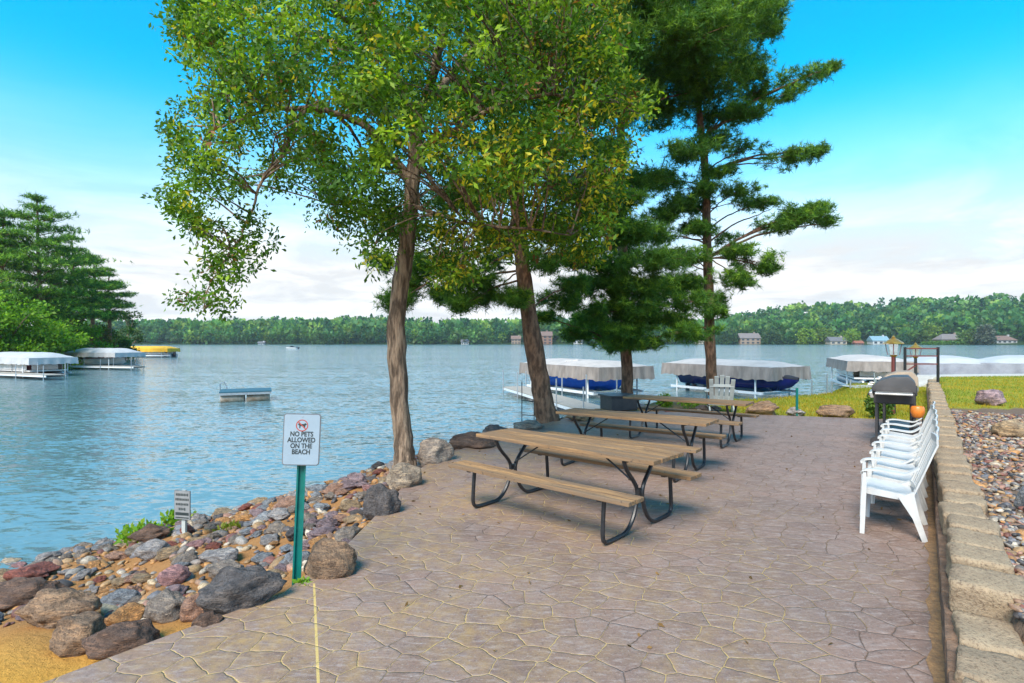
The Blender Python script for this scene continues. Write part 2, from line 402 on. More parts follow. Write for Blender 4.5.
def hit(px,py):
    """where the line of sight through a pixel of the photograph meets the ground"""
    Y=np.linspace(2,40,4000); X=(px-512)*Y/F; zr=H-(py-HY)*Y/F
    i=int(np.argmax(zr<=terrain(X,Y))); return Vector((X[i],Y[i],float(terrain(X[i:i+1],Y[i:i+1])[0])))

def raw_mesh(name, verts, faces, tint=None, smooth_=False, quad=True):
    """numpy verts (N,3) and faces (M,k) to a mesh, tint per vertex"""
    me=bpy.data.meshes.new(name); n=len(verts); m,k=faces.shape
    me.vertices.add(n); me.vertices.foreach_set('co',np.ascontiguousarray(verts,dtype=np.float32).ravel())
    me.loops.add(m*k); me.loops.foreach_set('vertex_index',np.ascontiguousarray(faces,dtype=np.int32).ravel())
    me.polygons.add(m); me.polygons.foreach_set('loop_start',np.arange(0,m*k,k,dtype=np.int32))
    me.polygons.foreach_set('loop_total',np.full(m,k,dtype=np.int32))
    if smooth_: me.polygons.foreach_set('use_smooth',np.ones(m,bool))
    if tint is not None:
        a=me.color_attributes.new('tint','FLOAT_COLOR','POINT')
        c=np.ones((n,4),np.float32); c[:,:3]=tint; a.data.foreach_set('color',c.ravel())
    me.update(calc_edges=True); me.validate(); return me

def build_ground():
    ang=np.concatenate([np.radians(np.arange(-58,58.01,.38)),np.radians(np.arange(63,302,5.0))])
    rad=np.concatenate([[0.15],np.exp(np.linspace(math.log(.4),math.log(1500),270))])
    A,Rr=np.meshgrid(ang,rad,indexing='ij'); X=Rr*np.sin(A); Y=Rr*np.cos(A); Z=terrain(X.ravel(),Y.ravel())
    x=X.ravel(); y=Y.ravel(); na,nr=A.shape
    verts=np.stack([x,y,Z],1)
    i=np.arange(na)[:,None]; j=np.arange(nr-1)[None,:]; i2=(i+1)%na
    f=np.stack([i*nr+j,i*nr+j+1,i2*nr+j+1,i2*nr+j],-1).reshape(-1,4)
    d=poly_dist(x,y,UP); s,q=wall_coords(x,y)
    mulch=np.array([.40,.20,.075]); sand=np.array([.72,.37,.062]); wet=np.array([.34,.24,.12]); lawn=np.array([.30,.30,.03]); bed=np.array([.20,.14,.10]); forest=np.array([.03,.06,.015]); mud=np.array([.10,.09,.06])
    t=np.tile(mulch,(len(x),1))
    ls=smooth(.6,-.6,y-(3.55+.42*(x+2.0)*-1*.25)+ .25*np.sin(x*1.7))
    ls=np.maximum(ls*(x<-1.2),(x<-4.0)*(y<3.0))
    t=t*(1-ls[:,None])+sand*ls[:,None]
    w=smooth(WATER_Z+.16,WATER_Z+.02,Z)[:,None]; t=t*(1-w)+wet*w
    t[Z<WATER_Z-.25]=mud
    lawnm=(d<1.5)&(y>12.6)&(x>5.3); t[lawnm]=lawn
    bedm=(q>.2)&(s>.5)&(d<0); t[bedm]=bed
    t[bedm&(s>11.5)&(y>11.7)]=lawn
    t[(poly_dist(x,y,LEFT)<0)]=[.10,.13,.04]
    t[y>150]=forest
    o=link('ground',raw_mesh('ground',verts,f,t,True),M['ground'])
    tag(o,'sandy mulch covered ground sloping down to the lake','ground',kind='structure')
build_ground()

me=bpy.data.meshes.new('lake_water'); me.from_pydata([(-1000,-30,0),(1000,-30,0),(1000,1000,0),(-1000,1000,0)],[],[(0,1,2,3)])
o=link('lake_water',me,M['water'],loc=(0,0,WATER_Z)); tag(o,'rippled blue lake stretching to a wooded shore','water',kind='structure')

PATIO=[(-2.55,2.7),(-2.05,3.35),(-1.6,3.9),(-1.42,4.92),(-1.34,6.2),(-1.30,7.6),(-1.1,8.5),(-.35,10.2),(.5,11.7),(1.5,13.2),(2.4,14.2),(4.3,13.85),(6.3,13.3),(8.9,12.45),(9.35,12.55)]
def wallpt(s,q=0.0): return (WALL0[0]+WU[0]*s+WN[0]*q, WALL0[1]+WU[1]*s+WN[1]*q)
PATIO+= [wallpt(15.3,.02),wallpt(12,.02),wallpt(6,.02),wallpt(2.5,.02),wallpt(.0,.02),wallpt(-6,.02),(-6.5,-6),(-4.2,.6)]
b_=MB(); b_.prism(PATIO[::-1],-.13,0.0)
o=b_.build('patio',M['patio'],bevel=.012); tag(o,'brown stamped concrete patio with irregular stone pattern','patio',kind='structure')

pth=MB()
pp=[(13.2,21.6),(18,22.4),(26,23.2),(44,24.2)]
for (a,b2) in zip(pp,pp[1:]):
    for (x0,y0,x1,y1) in ((a[0],a[1],b2[0],b2[1]),):
        n=8
        for k in range(n):
            xa=x0+(x1-x0)*k/n; xb=x0+(x1-x0)*(k+1)/n; ya=y0+(y1-y0)*k/n; yb=y0+(y1-y0)*(k+1)/n
            za,zb=[max(tz(X,Yv+.5),tz(X,Yv))+.03 for X,Yv in ((xa,ya),(xb,yb))]
            pth.add([(xa,ya,za),(xb,yb,zb),(xb,yb+1.1,zb),(xa,ya+1.1,za),(xa,ya,za-.5),(xb,yb,zb-.5)],[(0,1,2,3),(0,4,5,1)])
o=pth.build('path',pm('pale_concrete',(.55,.50,.42),(.45,.41,.35),3,.8,.2)); tag(o,'pale concrete walk along the far edge of the lawn','path',kind='structure')

# ------------------------------------------------------------------ retaining wall
wall=empty('retaining_wall',(WALL0[0],WALL0[1],0),0,'low retaining wall of sandy stone blocks along the patio','wall')
ang_w=math.atan2(WU[1],WU[0])
def block_mesh(L,D,Hh,seed):
    bm=bmesh.new(); bmesh.ops.create_cube(bm,size=1)
    bmesh.ops.subdivide_edges(bm,edges=bm.edges[:],cuts=9,use_grid_fill=True)
    for v in bm.verts:
        c=v.co*2; k=15.0
        m=(abs(c.x)**k+abs(c.y)**k+abs(c.z)**k)**(1/k)
        v.co=Vector((c.x/m*L/2,c.y/m*D/2,c.z/m*Hh/2))
        v.co.x*=1+.05*mnoise.noise(Vector((v.co.y*6,seed*2.3,1))); v.co.y*=1+.10*mnoise.noise(Vector((v.co.x*5,seed*1.3,4)))
        n=mnoise.noise_vector(v.co*9+Vector((seed*3.1,0,0))); v.co+=n*.010+mnoise.noise_vector(v.co*24+Vector((seed*3.1,0,0)))*.007
    me=bpy.data.meshes.new('capstone'); bm.to_mesh(me); bm.free(); me.materials.append(M['block'])
    me.polygons.foreach_set('use_smooth',[True]*len(me.polygons)); return me
s=1.15; i=0
BL=[]
while s<24.5:
    L=rnd.uniform(.36,.46) if s<5 else rnd.uniform(.36,.48)
    low = s<3.62
    D=rnd.uniform(.27,.31)-(.03 if s<3.62 else 0)+(.03 if 3.62<=s<4.2 else 0); top=.285 if low else .42
    top+=rnd.uniform(-.02,.015)
    me=block_mesh(L-.045,D,.19,i)
    o=link('capstone',me,None,wall); p=wallpt(s+L/2,.005+D/2+rnd.uniform(-.015,.02))
    o.location=(p[0]-WALL0[0],p[1]-WALL0[1],top-.095); o.rotation_euler=(rnd.uniform(-.02,.02),rnd.uniform(-.02,.02),ang_w+rnd.uniform(-.09,.09))
    s+=L; i+=1
lc=MB(); s=1.0
while s<24.5:
    for z0,z1,so in ((-.10,.085,0),(.09,.225,.17)):
        if s>3.0 or z1<.2 or True:
            a=wallpt(s+so+.17,.105); rot=Matrix.Rotation(ang_w+rnd.uniform(-.03,.03),3,'Z')
            lc.box((a[0]-WALL0[0],a[1]-WALL0[1],(z0+z1)/2),(.335,.27,z1-z0),rot)
    s+=.34
lc.build('lower_course',M['block_face'],wall,bevel=.012)

# sandy grit washed against the foot of the wall
vs=[];n=160
for k in range(n):
    s_=1.0+k*.088; wq=.05+.05*abs(mnoise.noise(Vector((s_*2.3,0,5))))+.04*abs(mnoise.noise(Vector((s_*9,1,5))))
    a=wallpt(s_,.018); c_=wallpt(s_,-.028-wq); vs+= [(a[0],a[1],.0085),(c_[0],c_[1],.0042)]
b=MB(); b.add(vs,[(2*k,2*k+2,2*k+3,2*k+1) for k in range(n-1)])
o=b.build('dirt',pm('wall_foot_grit',(.36,.20,.085),(.17,.105,.06),14,.95,.8,60,dist=.01,fine=4)); tag(o,'narrow strip of orange grit along the foot of the stone wall','dirt',kind='stuff')

# ------------------------------------------------------------------ rocks
def rock_mesh(seed, flat=.6, cuts=7, rough=.16, sub=3):
    r=random.Random(seed); bm=bmesh.new(); bmesh.ops.create_icosphere(bm,subdivisions=sub,radius=1)
    pl=[]
    for _ in range(cuts):
        n=Vector((r.uniform(-1,1),r.uniform(-1,1),r.uniform(-1,1))).normalized(); pl.append((n,r.uniform(.62,.88)))
    off=Vector((seed*1.7,seed*.3,0))
    for v in bm.verts:
        p=v.co.copy()
        for n,dd in pl:
            e=p.dot(n)-dd
            if e>0: p-=n*e*.85
        p*=1+rough*mnoise.noise(p*1.6+off)+rough*.45*mnoise.noise(p*4.2+off)+rough*.2*mnoise.noise(p*9+off)
        p.z*=flat; v.co=p
    zs=[v.co for v in bm.verts]; mx=[max(abs(c[k]) for c in zs) for k in range(3)]
    for v in bm.verts: v.co=Vector([v.co[k]/mx[k]*.5 for k in range(3)])      # unit box
    me=bpy.data.meshes.new('rock'); bm.to_mesh(me); bm.free(); me.materials.append(M['rock'])
    me.polygons.foreach_set('use_smooth',[True]*len(me.polygons)); return me
ROCKM=[rock_mesh(s_,.62,cuts=9+s_%7,rough=.20+.035*(s_%5),sub=4) for s_ in range(18)]
ROUGHM=[rock_mesh(40+s_,.62,cuts=12,rough=.34,sub=4) for s_ in range(5)]
ROUNDM=[rock_mesh(60+s_,.75,cuts=6,rough=.20,sub=4) for s_ in range(6)]
COLR=dict(brown=(.26,.165,.10),darkbrown=(.16,.095,.065),black=(.12,.105,.10),red=(.26,.085,.06),tan=(.36,.25,.145),greybrown=(.26,.21,.17),pinktan=(.36,.205,.14),
 bluegrey=(.27,.28,.295),orange=(.50,.25,.09),pink=(.36,.19,.18),grey=(.31,.28,.265),purple=(.28,.195,.20),cream=(.55,.43,.30),speckle=(.33,.26,.19))
def put_rock(name, me, pos, size, col, rz, label, group=None, sink=.25, tilt=.0):
    o=link(name,me); o.location=(pos[0],pos[1],pos[2]+size[2]*(.5-sink)); o.scale=size
    o.rotation_euler=(rnd.uniform(-tilt,tilt),rnd.uniform(-tilt,tilt),rz)
    j=1.08+.35*rnd.random(); c=COLR[col]; o.color=(c[0]*j,c[1]*j,c[2]*j,1)
    tag(o,label,'rock',group); return o
BIG=[ # px, base py, width px, height px, colour, mesh set, label
 (331,585,60,44,'brown',ROUNDM[0],'large rounded brown boulder beside the green sign post'),
 (238,620,92,50,'black',ROUGHM[0],'large jagged black boulder against the patio edge below the sign'),
 (122,658,76,30,'darkbrown',ROCKM[1],'dark brown slab rock where sand meets the patio'),
 (80,656,64,40,'brown',ROUNDM[1],'rounded brown boulder on the sand, touching the dark slab rock'),
 (64,628,82,42,'brown',ROUGHM[1],'big layered brown boulder at the top edge of the sand'),
 (26,610,78,28,'darkbrown',ROCKM[3],'long brown boulder half hidden behind the layered boulder'),
 (32,588,54,19,'red',ROUGHM[2],'flat reddish rock nearest the beach water'),
 (2,592,40,20,'tan',ROCKM[5],'tan rock cut off by the photo edge beside the reddish rock'),
 (165,622,46,30,'greybrown',ROCKM[6],'angular grey brown rock above the dark slab rock'),
 (195,622,30,29,'pinktan',ROUNDM[2],'egg shaped pinkish tan stone beside the angular grey rock'),
 (206,636,32,20,'darkbrown',ROCKM[7],'small dark rock leaning on the jagged black boulder'),
 (119,607,36,14,'bluegrey',ROCKM[8],'flat blue grey stone lying on orange sand'),
 (124,628,44,18,'orange',ROCKM[9],'orange and cream layered stone above the rounded boulder'),
 (174,586,32,19,'pink',ROUNDM[3],'pink and grey rounded stone in the middle of the riprap'),
 (383,520,42,38,'black',ROUGHM[3],'craggy black boulder at the bend of the patio edge'),
 (403,492,40,30,'speckle',ROUNDM[4],'speckled tan boulder at the foot of the oak trunk'),
 (434,467,42,30,'greybrown',ROUNDM[5],'rounded grey brown boulder just behind the oak trunk'),
 (474,452,52,20,'darkbrown',ROCKM[10],'long dark rock behind the nearest picnic table end'),
 (494,438,30,15,'black',ROCKM[11],'dark rock on the bank between the long rock and the flat rock'),
 (527,432,36,13,'greybrown',ROCKM[12],'flat grey rock beside the leaning pine trunk'),
 (580,424,30,16,'tan',ROCKM[13],'tan rock on the far side of the leaning pine trunk'),
 (762,416,34,17,'brown',ROUGHM[4],'rough brown rock on the lawn edge near the grey slat chair'),
 (795,417,20,11,'grey',ROCKM[14],'small grey rock at the base of the thin green stake'),
 (834,418,36,15,'brown',ROUNDM[1],'long low brown rock on the yellow lawn edge'),
 (992,406,28,19,'purple',ROCKM[15],'purplish grey rock where the gravel meets the lawn'),
 (1012,439,40,21,'tan',ROUNDM[2],'smooth tan boulder lying on the gravel bed'),
 (1026,512,18,26,'bluegrey',ROCKM[16],'blue grey rock on the gravel at the photo edge'),
 (152,560,32,18,'grey',ROUNDM[3],'grey rounded rock below the small shoreline sign'),
 (222,566,44,16,'grey',ROCKM[0],'long grey rock uphill of the small shoreline sign'),
 (228,582,46,18,'greybrown',ROCKM[2],'long grey brown rock just above the jagged black boulder'),
 (150,544,40,18,'darkbrown',ROCKM[4],'dark brown rock at the post of the small shoreline sign'),
 (430,470,0,0,None,None,None)]
BIGPOS=[]
for k,(px,py,w,h,c,me,lab) in enumerate(BIG):
    if c is None: continue
    p=hit(px,py); sc=p.y/F; wx=w*sc*1.0; hz=h*sc*.98
    dp=wx*(.75 if w>60 else .85)
    p=Vector((p.x*(1+dp*.35/p.y),p.y+dp*.35,tz(p.x,p.y+dp*.3)))
    put_rock('boulder' if w>36 else 'rock',me,p,(wx,dp,hz*1.15),c,rnd.uniform(-.25,.25),lab,sink=.2,tilt=.05)
    BIGPOS.append((p.x,p.y,max(wx,dp)*.52))
KINDC=[('purple','purple grey'),('grey','grey'),('tan','tan'),('red','dull red'),('black','blackish'),('pink','pinkish'),('orange','orange brown'),('bluegrey','blue grey'),('greybrown','grey brown'),('cream','cream'),('pinktan','pinkish tan')]
WEI=[14,18,14,5,7,10,7,9,18,5,10]
placed=list(BIGPOS); n_r=0
def slope_ok(x,y):
    d=float(poly_dist(np.array([x]),np.array([y]),UP)[0]); z=tz(x,y)
    return d>.06 and z>WATER_Z-.12 and (y>4.0-.42*(x+2.0)*.0 - .55*max(0,-x-3.2)+ .3*math.sin(3*x)) 
tries=0
for size_lo,size_hi,cnt in ((.25,.36,32),(.17,.26,165),(.11,.17,72)):
    c0=0; tries=0
    while c0<cnt and tries<9000:
        tries+=1
        x=rnd.uniform(-7.4,1.6); y=rnd.uniform(3.6,14.4)
        px=512+F*x/y
        if px<-25 or px>430 and y<12 and False or not slope_ok(x,y): continue
        if rnd.random()<(.75 if y>9.0 else 0): continue
        s_=rnd.uniform(size_lo,size_hi)
        if any((x-a)**2+(y-b)**2<(r_+s_*.27)**2 for a,b,r_ in placed): continue
        placed.append((x,y,s_*.33)); c0+=1
        cn,cl=rnd.choices(KINDC,WEI)[0]
        sz=(s_*rnd.uniform(.95,1.4),s_*rnd.uniform(.75,1.0),s_*rnd.uniform(.36,.62))
        zone='between the patio and the beach water' if y<8 else 'on the bank under the oak'
        sw='mid sized' if size_lo>=.15 else 'small'
        sw='large' if size_lo>=.25 else sw
        put_rock('rock',rnd.choice(ROCKM+ROUNDM[:3]),(x,y,tz(x,y)),sz,cn,rnd.uniform(0,6.28),
            f'{sw} {cl} stone of the shoreline riprap {zone}',f'{sw} {cl} riprap stones {zone}',sink=.22,tilt=.22)

def ico_unit(sub):
    bm=bmesh.new(); bmesh.ops.create_icosphere(bm,subdivisions=sub,radius=.5)
    v=np.array([a.co[:] for a in bm.verts]); f=np.array([[q.index for q in a.verts] for a in bm.faces]); bm.free(); return v,f
IV,IF=ico_unit(2)
def pebbles(name,pos,size,cols,label):
    n=len(pos); nv=len(IV)
    sc=size[:,None]*np.stack([rng.uniform(.85,1.45,n),rng.uniform(.7,1.0,n),rng.uniform(.45,.75,n)],1)
    a=rng.uniform(0,2*np.pi,n); ca,sa=np.cos(a),np.sin(a)
    v=IV[None]*sc[:,None,:]*(1+.22*rng.standard_normal((n,nv,1)).clip(-1.2,1.2)*.5)
    x=v[...,0]*ca[:,None]-v[...,1]*sa[:,None]; y=v[...,0]*sa[:,None]+v[...,1]*ca[:,None]
    tl=rng.normal(0,.25,(n,1)); z=v[...,2]+x*tl
    V=np.stack([x,y,z],-1)+pos[:,None,:]; Fa=IF[None]+(np.arange(n)*nv)[:,None,None]
    t=np.repeat(cols,nv,0)
    o=link(name,raw_mesh(name,V.reshape(-1,3),Fa.reshape(-1,3),t,True),M['pebble']); tag(o,label,'pebbles',kind='stuff'); return o
PAL=np.array([(.42,.25,.11),(.30,.17,.10),(.22,.18,.15),(.46,.33,.19),(.085,.07,.065),(.36,.19,.13),(.56,.46,.34),(.20,.19,.20),(.48,.23,.075),(.30,.26,.22),(.22,.08,.055),(.05,.045,.045)])
def pick_cols(n): return (PAL[rng.integers(0,len(PAL),n)]*rng.uniform(.75,1.25,(n,1))).clip(0,.8)
# gravel bed behind the wall
gx=[];N=0
S_=1.3+ (14.2-1.3)*np.where(rng.random(40000)<.35,rng.random(40000)*.25,rng.random(40000)**.75); Q_=np.where(S_<3.7,.27,.28)+rng.random(40000)*(.35+.36*S_*.9)
gxy=np.stack([WALL0[0]+WU[0]*S_+WN[0]*Q_,WALL0[1]+WU[1]*S_+WN[1]*Q_],1)
pxs=512+F*gxy[:,0]/np.maximum(gxy[:,1],.1); keep=(pxs<1130)|(gxy[:,1]<2.6)
keep&=~((gxy[:,1]>11.9)); gxy=gxy[keep][:18000]
gz=terrain(gxy[:,0],gxy[:,1])+rng.uniform(-.004,.022,len(gxy))
pebbles('gravel',np.column_stack([gxy,gz]),np.clip(rng.lognormal(math.log(.043),.36,len(gxy)),.02,.10),pick_cols(len(gxy)),'multicoloured river gravel bed behind the stone wall')
# small stones and chips between the riprap
xs=rng.uniform(-7.4,1.5,16000); ys=rng.uniform(3.4,14.2,16000); dd=poly_dist(xs,ys,UP); zz=terrain(xs,ys)
kp=(dd>.05)&(zz>WATER_Z-.05)&(ys>4.1-.55*np.maximum(0,-xs-3.2)+.3*np.sin(3*xs))
xs,ys,zz=xs[kp][:3400],ys[kp][:3400],zz[kp][:3400]
pc=pick_cols(len(xs)); mk=rng.random(len(xs))<.22; pc[mk]=np.array([.50,.24,.07])*rng.uniform(.7,1.2,(mk.sum(),1))
pebbles('pebbles',np.column_stack([xs,ys,zz+.008]),np.clip(rng.lognormal(math.log(.070),.45,len(xs)),.03,.17),pc,'loose pebbles and orange chips between the shoreline rocks')

# ------------------------------------------------------------------ foliage
def unit(v): return v/np.maximum(np.linalg.norm(v,axis=-1,keepdims=True),1e-9)
def leaves_mesh(name, base, dirs, length, width, tint, tri=False, fold=.25):
    n=len(base); d=unit(dirs); r=unit(rng.standard_normal((n,3))); s_=unit(np.cross(d,r)); nn=np.cross(s_,d)
    L=length[:,None]; Wd=width[:,None]
    if tri:
        V=np.stack([base-s_*Wd*.5,base+s_*Wd*.5,base+d*L],1); Fa=np.arange(3*n).reshape(n,3); k=3
    else:
        V=np.stack([base,base+d*L*.5-s_*Wd*.5+nn*Wd*fold,base+d*L,base+d*L*.55+s_*Wd*.5+nn*Wd*fold],1); Fa=np.arange(4*n).reshape(n,4); k=4
    return raw_mesh(name,V.reshape(-1,3),Fa,np.repeat(tint,k,0))
def in_poly(px,py,poly):
    return poly_dist(px,py,np.array(poly,float))<0
def spray_leaves(name, centers, per, L, Wd, base_cols, mat, parent, spread=.14, outward=None, droop=.25):
    n=len(centers); c=np.repeat(centers,per,0)
    d=rng.standard_normal((n*per,3)); d[:,2]-=droop
    axis=np.repeat(unit(rng.standard_normal((n,3))*[1,1,.5]),per,0); d=unit(d+axis*.8)
    base=c+d*rng.uniform(.0,spread,(n*per,1))+rng.normal(0,spread*.45,(n*per,3))
    tint=np.repeat(base_cols,per,0)*rng.uniform(.72,1.3,(n*per,1))
    ln=rng.uniform(.75,1.25,n*per)*L
    return link(name,leaves_mesh(name,base,d,ln,ln*Wd/L,tint),mat,parent)
def tufts(name, centers, per, L, Wd, base_cols, mat, parent, up=.35):
    n=len(centers); c=np.repeat(centers,per,0)
    axis=np.repeat(unit(rng.standard_normal((n,3))*[1,1,.45]+[0,0,up]),per,0)
    d=unit(rng.standard_normal((n*per,3))*.75+axis*.9)
    base=c+axis*rng.uniform(-.5,.5,(n*per,1))*L
    tint=np.repeat(base_cols,per,0)*rng.uniform(.7,1.3,(n*per,1))
    ln=rng.uniform(.75,1.2,n*per)*L
    return link(name,leaves_mesh(name,base,d,ln,np.full(n*per,Wd),tint,tri=True),mat,parent)
def wobble(pts, n=6, amp=.05):
    """a smooth curve through pts with small kinks"""
    pts=[Vector(p) for p in pts]; out=[]
    for i in range(len(pts)-1):
        p0=pts[max(i-1,0)];p1=pts[i];p2=pts[i+1];p3=pts[min(i+2,len(pts)-1)]
        for k in range(n):
            t=k/n
            q=.5*((2*p1)+(p2-p0)*t+(2*p0-5*p1+4*p2-p3)*t*t+(3*p1-p0-3*p2+p3)*t**3)
            if not (i==0 and k==0): q=q+Vector((rnd.uniform(-1,1),rnd.uniform(-1,1),rnd.uniform(-.4,.4)))*amp
            out.append(q)
    out.append(pts[-1]); return out
def taper(n,a,b,p=1.0): return [a+(b-a)*(i/(n-1))**p for i in range(n)]

# ---- the oak
OAKP=[(150,-270),(650,-270),(630,0),(624,60),(642,118),(628,170),(612,205),(602,240),(588,266),(566,254),(545,240),(512,255),(480,250),(462,280),(442,287),(428,275),(412,258),(392,276),(374,264),(352,228),(326,224),(302,214),(318,168),(292,182),(272,214),(274,238),(242,262),(228,284),(236,300),(212,320),(190,311),(177,293),(206,275),(216,250),(194,225),(168,203),(186,176),(177,140),(161,110),(196,94),(184,55),(166,20)]
OAKH=[(248,128,7,13),(352,122,30,10),(302,172,15,9),(440,133,17,11),(478,118,9,6),(505,60,9,6),(330,25,10,7),(225,20,8,7),(283,205,14,14),(400,90,7,9),(350,150,22,10),(500,215,10,9),(372,200,10,8),(310,60,8,6),(270,90,7,5),(450,70,6,6)]
base=hit(405,462); OB=Vector((base.x,8.2,tz(base.x,8.2)))
oak=empty('oak_tree',OB,0,'broadleaf oak with pale brown trunk beside the nearest picnic table','tree')
oq=lambda px,py,Y=8.2: P(px,py,Y)-OB
tr=MB()
main=wobble([oq(404,470),oq(404,452),oq(400,400),oq(396,335),oq(403,270),oq(410,210),oq(415,165),oq(419,110)],6,.012)
rr=[]
for p in main:
    z=p.z; rr.append(.148+.15*math.exp(-max(z,0)*5)-.008*max(z,0) if z<2.4 else max(.095,.130-.013*(z-2.4)))
tr.tube(main,rr,18,rough=.22)
LIMBS=[([(408,178,8.2),(385,150,8.1),(368,128,8.0),(340,115,7.8),(305,108,7.5),(262,112,7.2),(215,128,7.0)],.075,.018),
 ([(415,128,8.2),(400,95,8.4),(385,60,8.7),(372,20,9.0),(350,-60,9.4),(330,-150,9.6)],.085,.02),
 ([(418,118,8.2),(430,85,8.1),(442,40,7.9),(455,-40,7.8),(460,-150,8.0),(450,-220,8.2)],.10,.02),
 ([(416,150,8.2),(432,142,8.0),(452,132,7.7),(470,122,7.4),(500,105,7.1),(545,95,6.9),(590,100,6.8)],.07,.016),
 ([(447,134,7.75),(470,140,7.6),(500,155,7.5),(540,175,7.5),(580,195,7.4)],.04,.012),
 ([(419,112,8.2),(445,80,8.6),(490,30,9.2),(540,-40,9.6),(580,-110,9.8)],.075,.015),
 ([(410,95,8.3),(370,40,7.8),(320,0,7.2),(260,-50,6.8),(220,-100,6.6)],.06,.014),
 ([(385,62,8.7),(330,40,9.4),(270,20,9.9),(215,10,10.1)],.045,.012),
 ([(305,109,7.5),(285,150,7.4),(262,180,7.3),(250,215,7.2),(232,250,7.2),(210,285,7.2),(203,312,7.2)],.028,.006),
 ([(340,116,7.8),(360,150,8.2),(352,190,8.5),(335,205,8.6)],.03,.006),
 ([(410,205,8.2),(440,215,7.6),(475,225,7.0),(520,228,6.8),(570,235,6.8)],.04,.008),
 ([(408,225,8.2),(390,235,8.9),(375,245,9.3)],.03,.006)]
limbpts=[]
for path,a,b in LIMBS:
    pts=wobble([oq(*p) for p in path],5,.022); tr.tube(pts,taper(len(pts),a,b,.8),8,rough=.2); limbpts+= [p+OB for p in pts]
NC=1500
px=rng.uniform(150,655,NC*6); py=np.where(rng.random(NC*6)<.86,rng.uniform(-20,322,NC*6),rng.uniform(-270,-20,NC*6))
ok=in_poly(px,py,OAKP)
for (hx,hy,hr,hv) in OAKH: ok&= ((px-hx)/hr)**2+((py-hy)/hv)**2>rng.uniform(1.0,1.5,len(px))
px,py=px[ok],py[ok]
T=3.1*np.sqrt(np.clip(1-((px-405)/262)**2,.06,1)); T=np.where(py>190,np.minimum(T,1.3),T)
Y=8.1+T*rng.uniform(-1,1,len(px))
Y=np.where((py>185)&(px<310),7.2+rng.uniform(-.45,.45,len(px)),Y)
cen=np.stack([(px-512)*Y/F,Y,H-(py-HY)*Y/F],1)
gap=np.array([mnoise.noise(Vector(c)*1.25)+.55*mnoise.noise(Vector(c)*3.1) for c in cen])
front=(np.abs(512+F*cen[:,0]/cen[:,1]-411)<17)&(HY-(cen[:,2]-H)*F/cen[:,1]>138)&(cen[:,1]<8.3)
cen=cen[(gap>-.07)&~((512+F*cen[:,0]/cen[:,1]<300)&(HY-(cen[:,2]-H)*F/cen[:,1]>185)&(rng.random(len(cen))<.42))&~((512+F*cen[:,0]/cen[:,1]<330)&(rng.random(len(cen))<.22))&~(front&(rng.random(len(cen))<.95))]; cen=cen[:NC]
cl_=cen; per_c=8; rad_=rng.uniform(.11,.38,(len(cl_),1))
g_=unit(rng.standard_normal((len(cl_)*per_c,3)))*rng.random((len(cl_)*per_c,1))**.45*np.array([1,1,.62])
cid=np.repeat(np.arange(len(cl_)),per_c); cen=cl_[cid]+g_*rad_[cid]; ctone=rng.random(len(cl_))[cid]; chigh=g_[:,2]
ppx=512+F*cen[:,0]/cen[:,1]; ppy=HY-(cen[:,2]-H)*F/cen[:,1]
n=len(cen); u=np.clip(ctone*.55+rng.random(n)*.35+chigh*.25+.05,0,1)  # painted light: leaf tone gets brighter towards the top of each cluster
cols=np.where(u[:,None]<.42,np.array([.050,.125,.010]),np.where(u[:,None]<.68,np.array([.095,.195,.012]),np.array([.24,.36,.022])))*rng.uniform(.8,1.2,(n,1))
yel=(rng.random(n)<np.where((ppx>430)&(ppy>110),.20,.03)+np.where((ppx>560)&(ppy<110),.12,0)); cols[yel]=np.array([.50,.42,.025])*rng.uniform(.7,1.2,(yel.sum(),1))
rus=rng.random(n)<np.where((ppx>520),.05,.02); cols[rus]=np.array([.22,.10,.03])*rng.uniform(.7,1.2,(rus.sum(),1))
lp=np.array([p[:] for p in limbpts])
for q in cl_[rng.permutation(len(cl_))[:620]]:
    dd=np.linalg.norm(lp-q,axis=1)+np.maximum(0,lp[:,2]-q[2])*.5; i=int(np.argmin(dd)); a=Vector(lp[i]); b2=Vector(q)
    if dd[i]>2.6: continue
    mid=a.lerp(b2,.5)+Vector((rnd.uniform(-.12,.12),rnd.uniform(-.12,.12),rnd.uniform(0,.2)))
    pts=wobble([a-OB,mid-OB,b2-OB],3,.02); tr.tube(pts,taper(len(pts),.016,.004),4,cap=False)
tr.build('trunk',M['bark_oak'],oak,True,auto=80)
spray_leaves('crown',cen-np.array(OB[:]),10,.076,.033,cols,M['leaf'],oak,spread=.10)

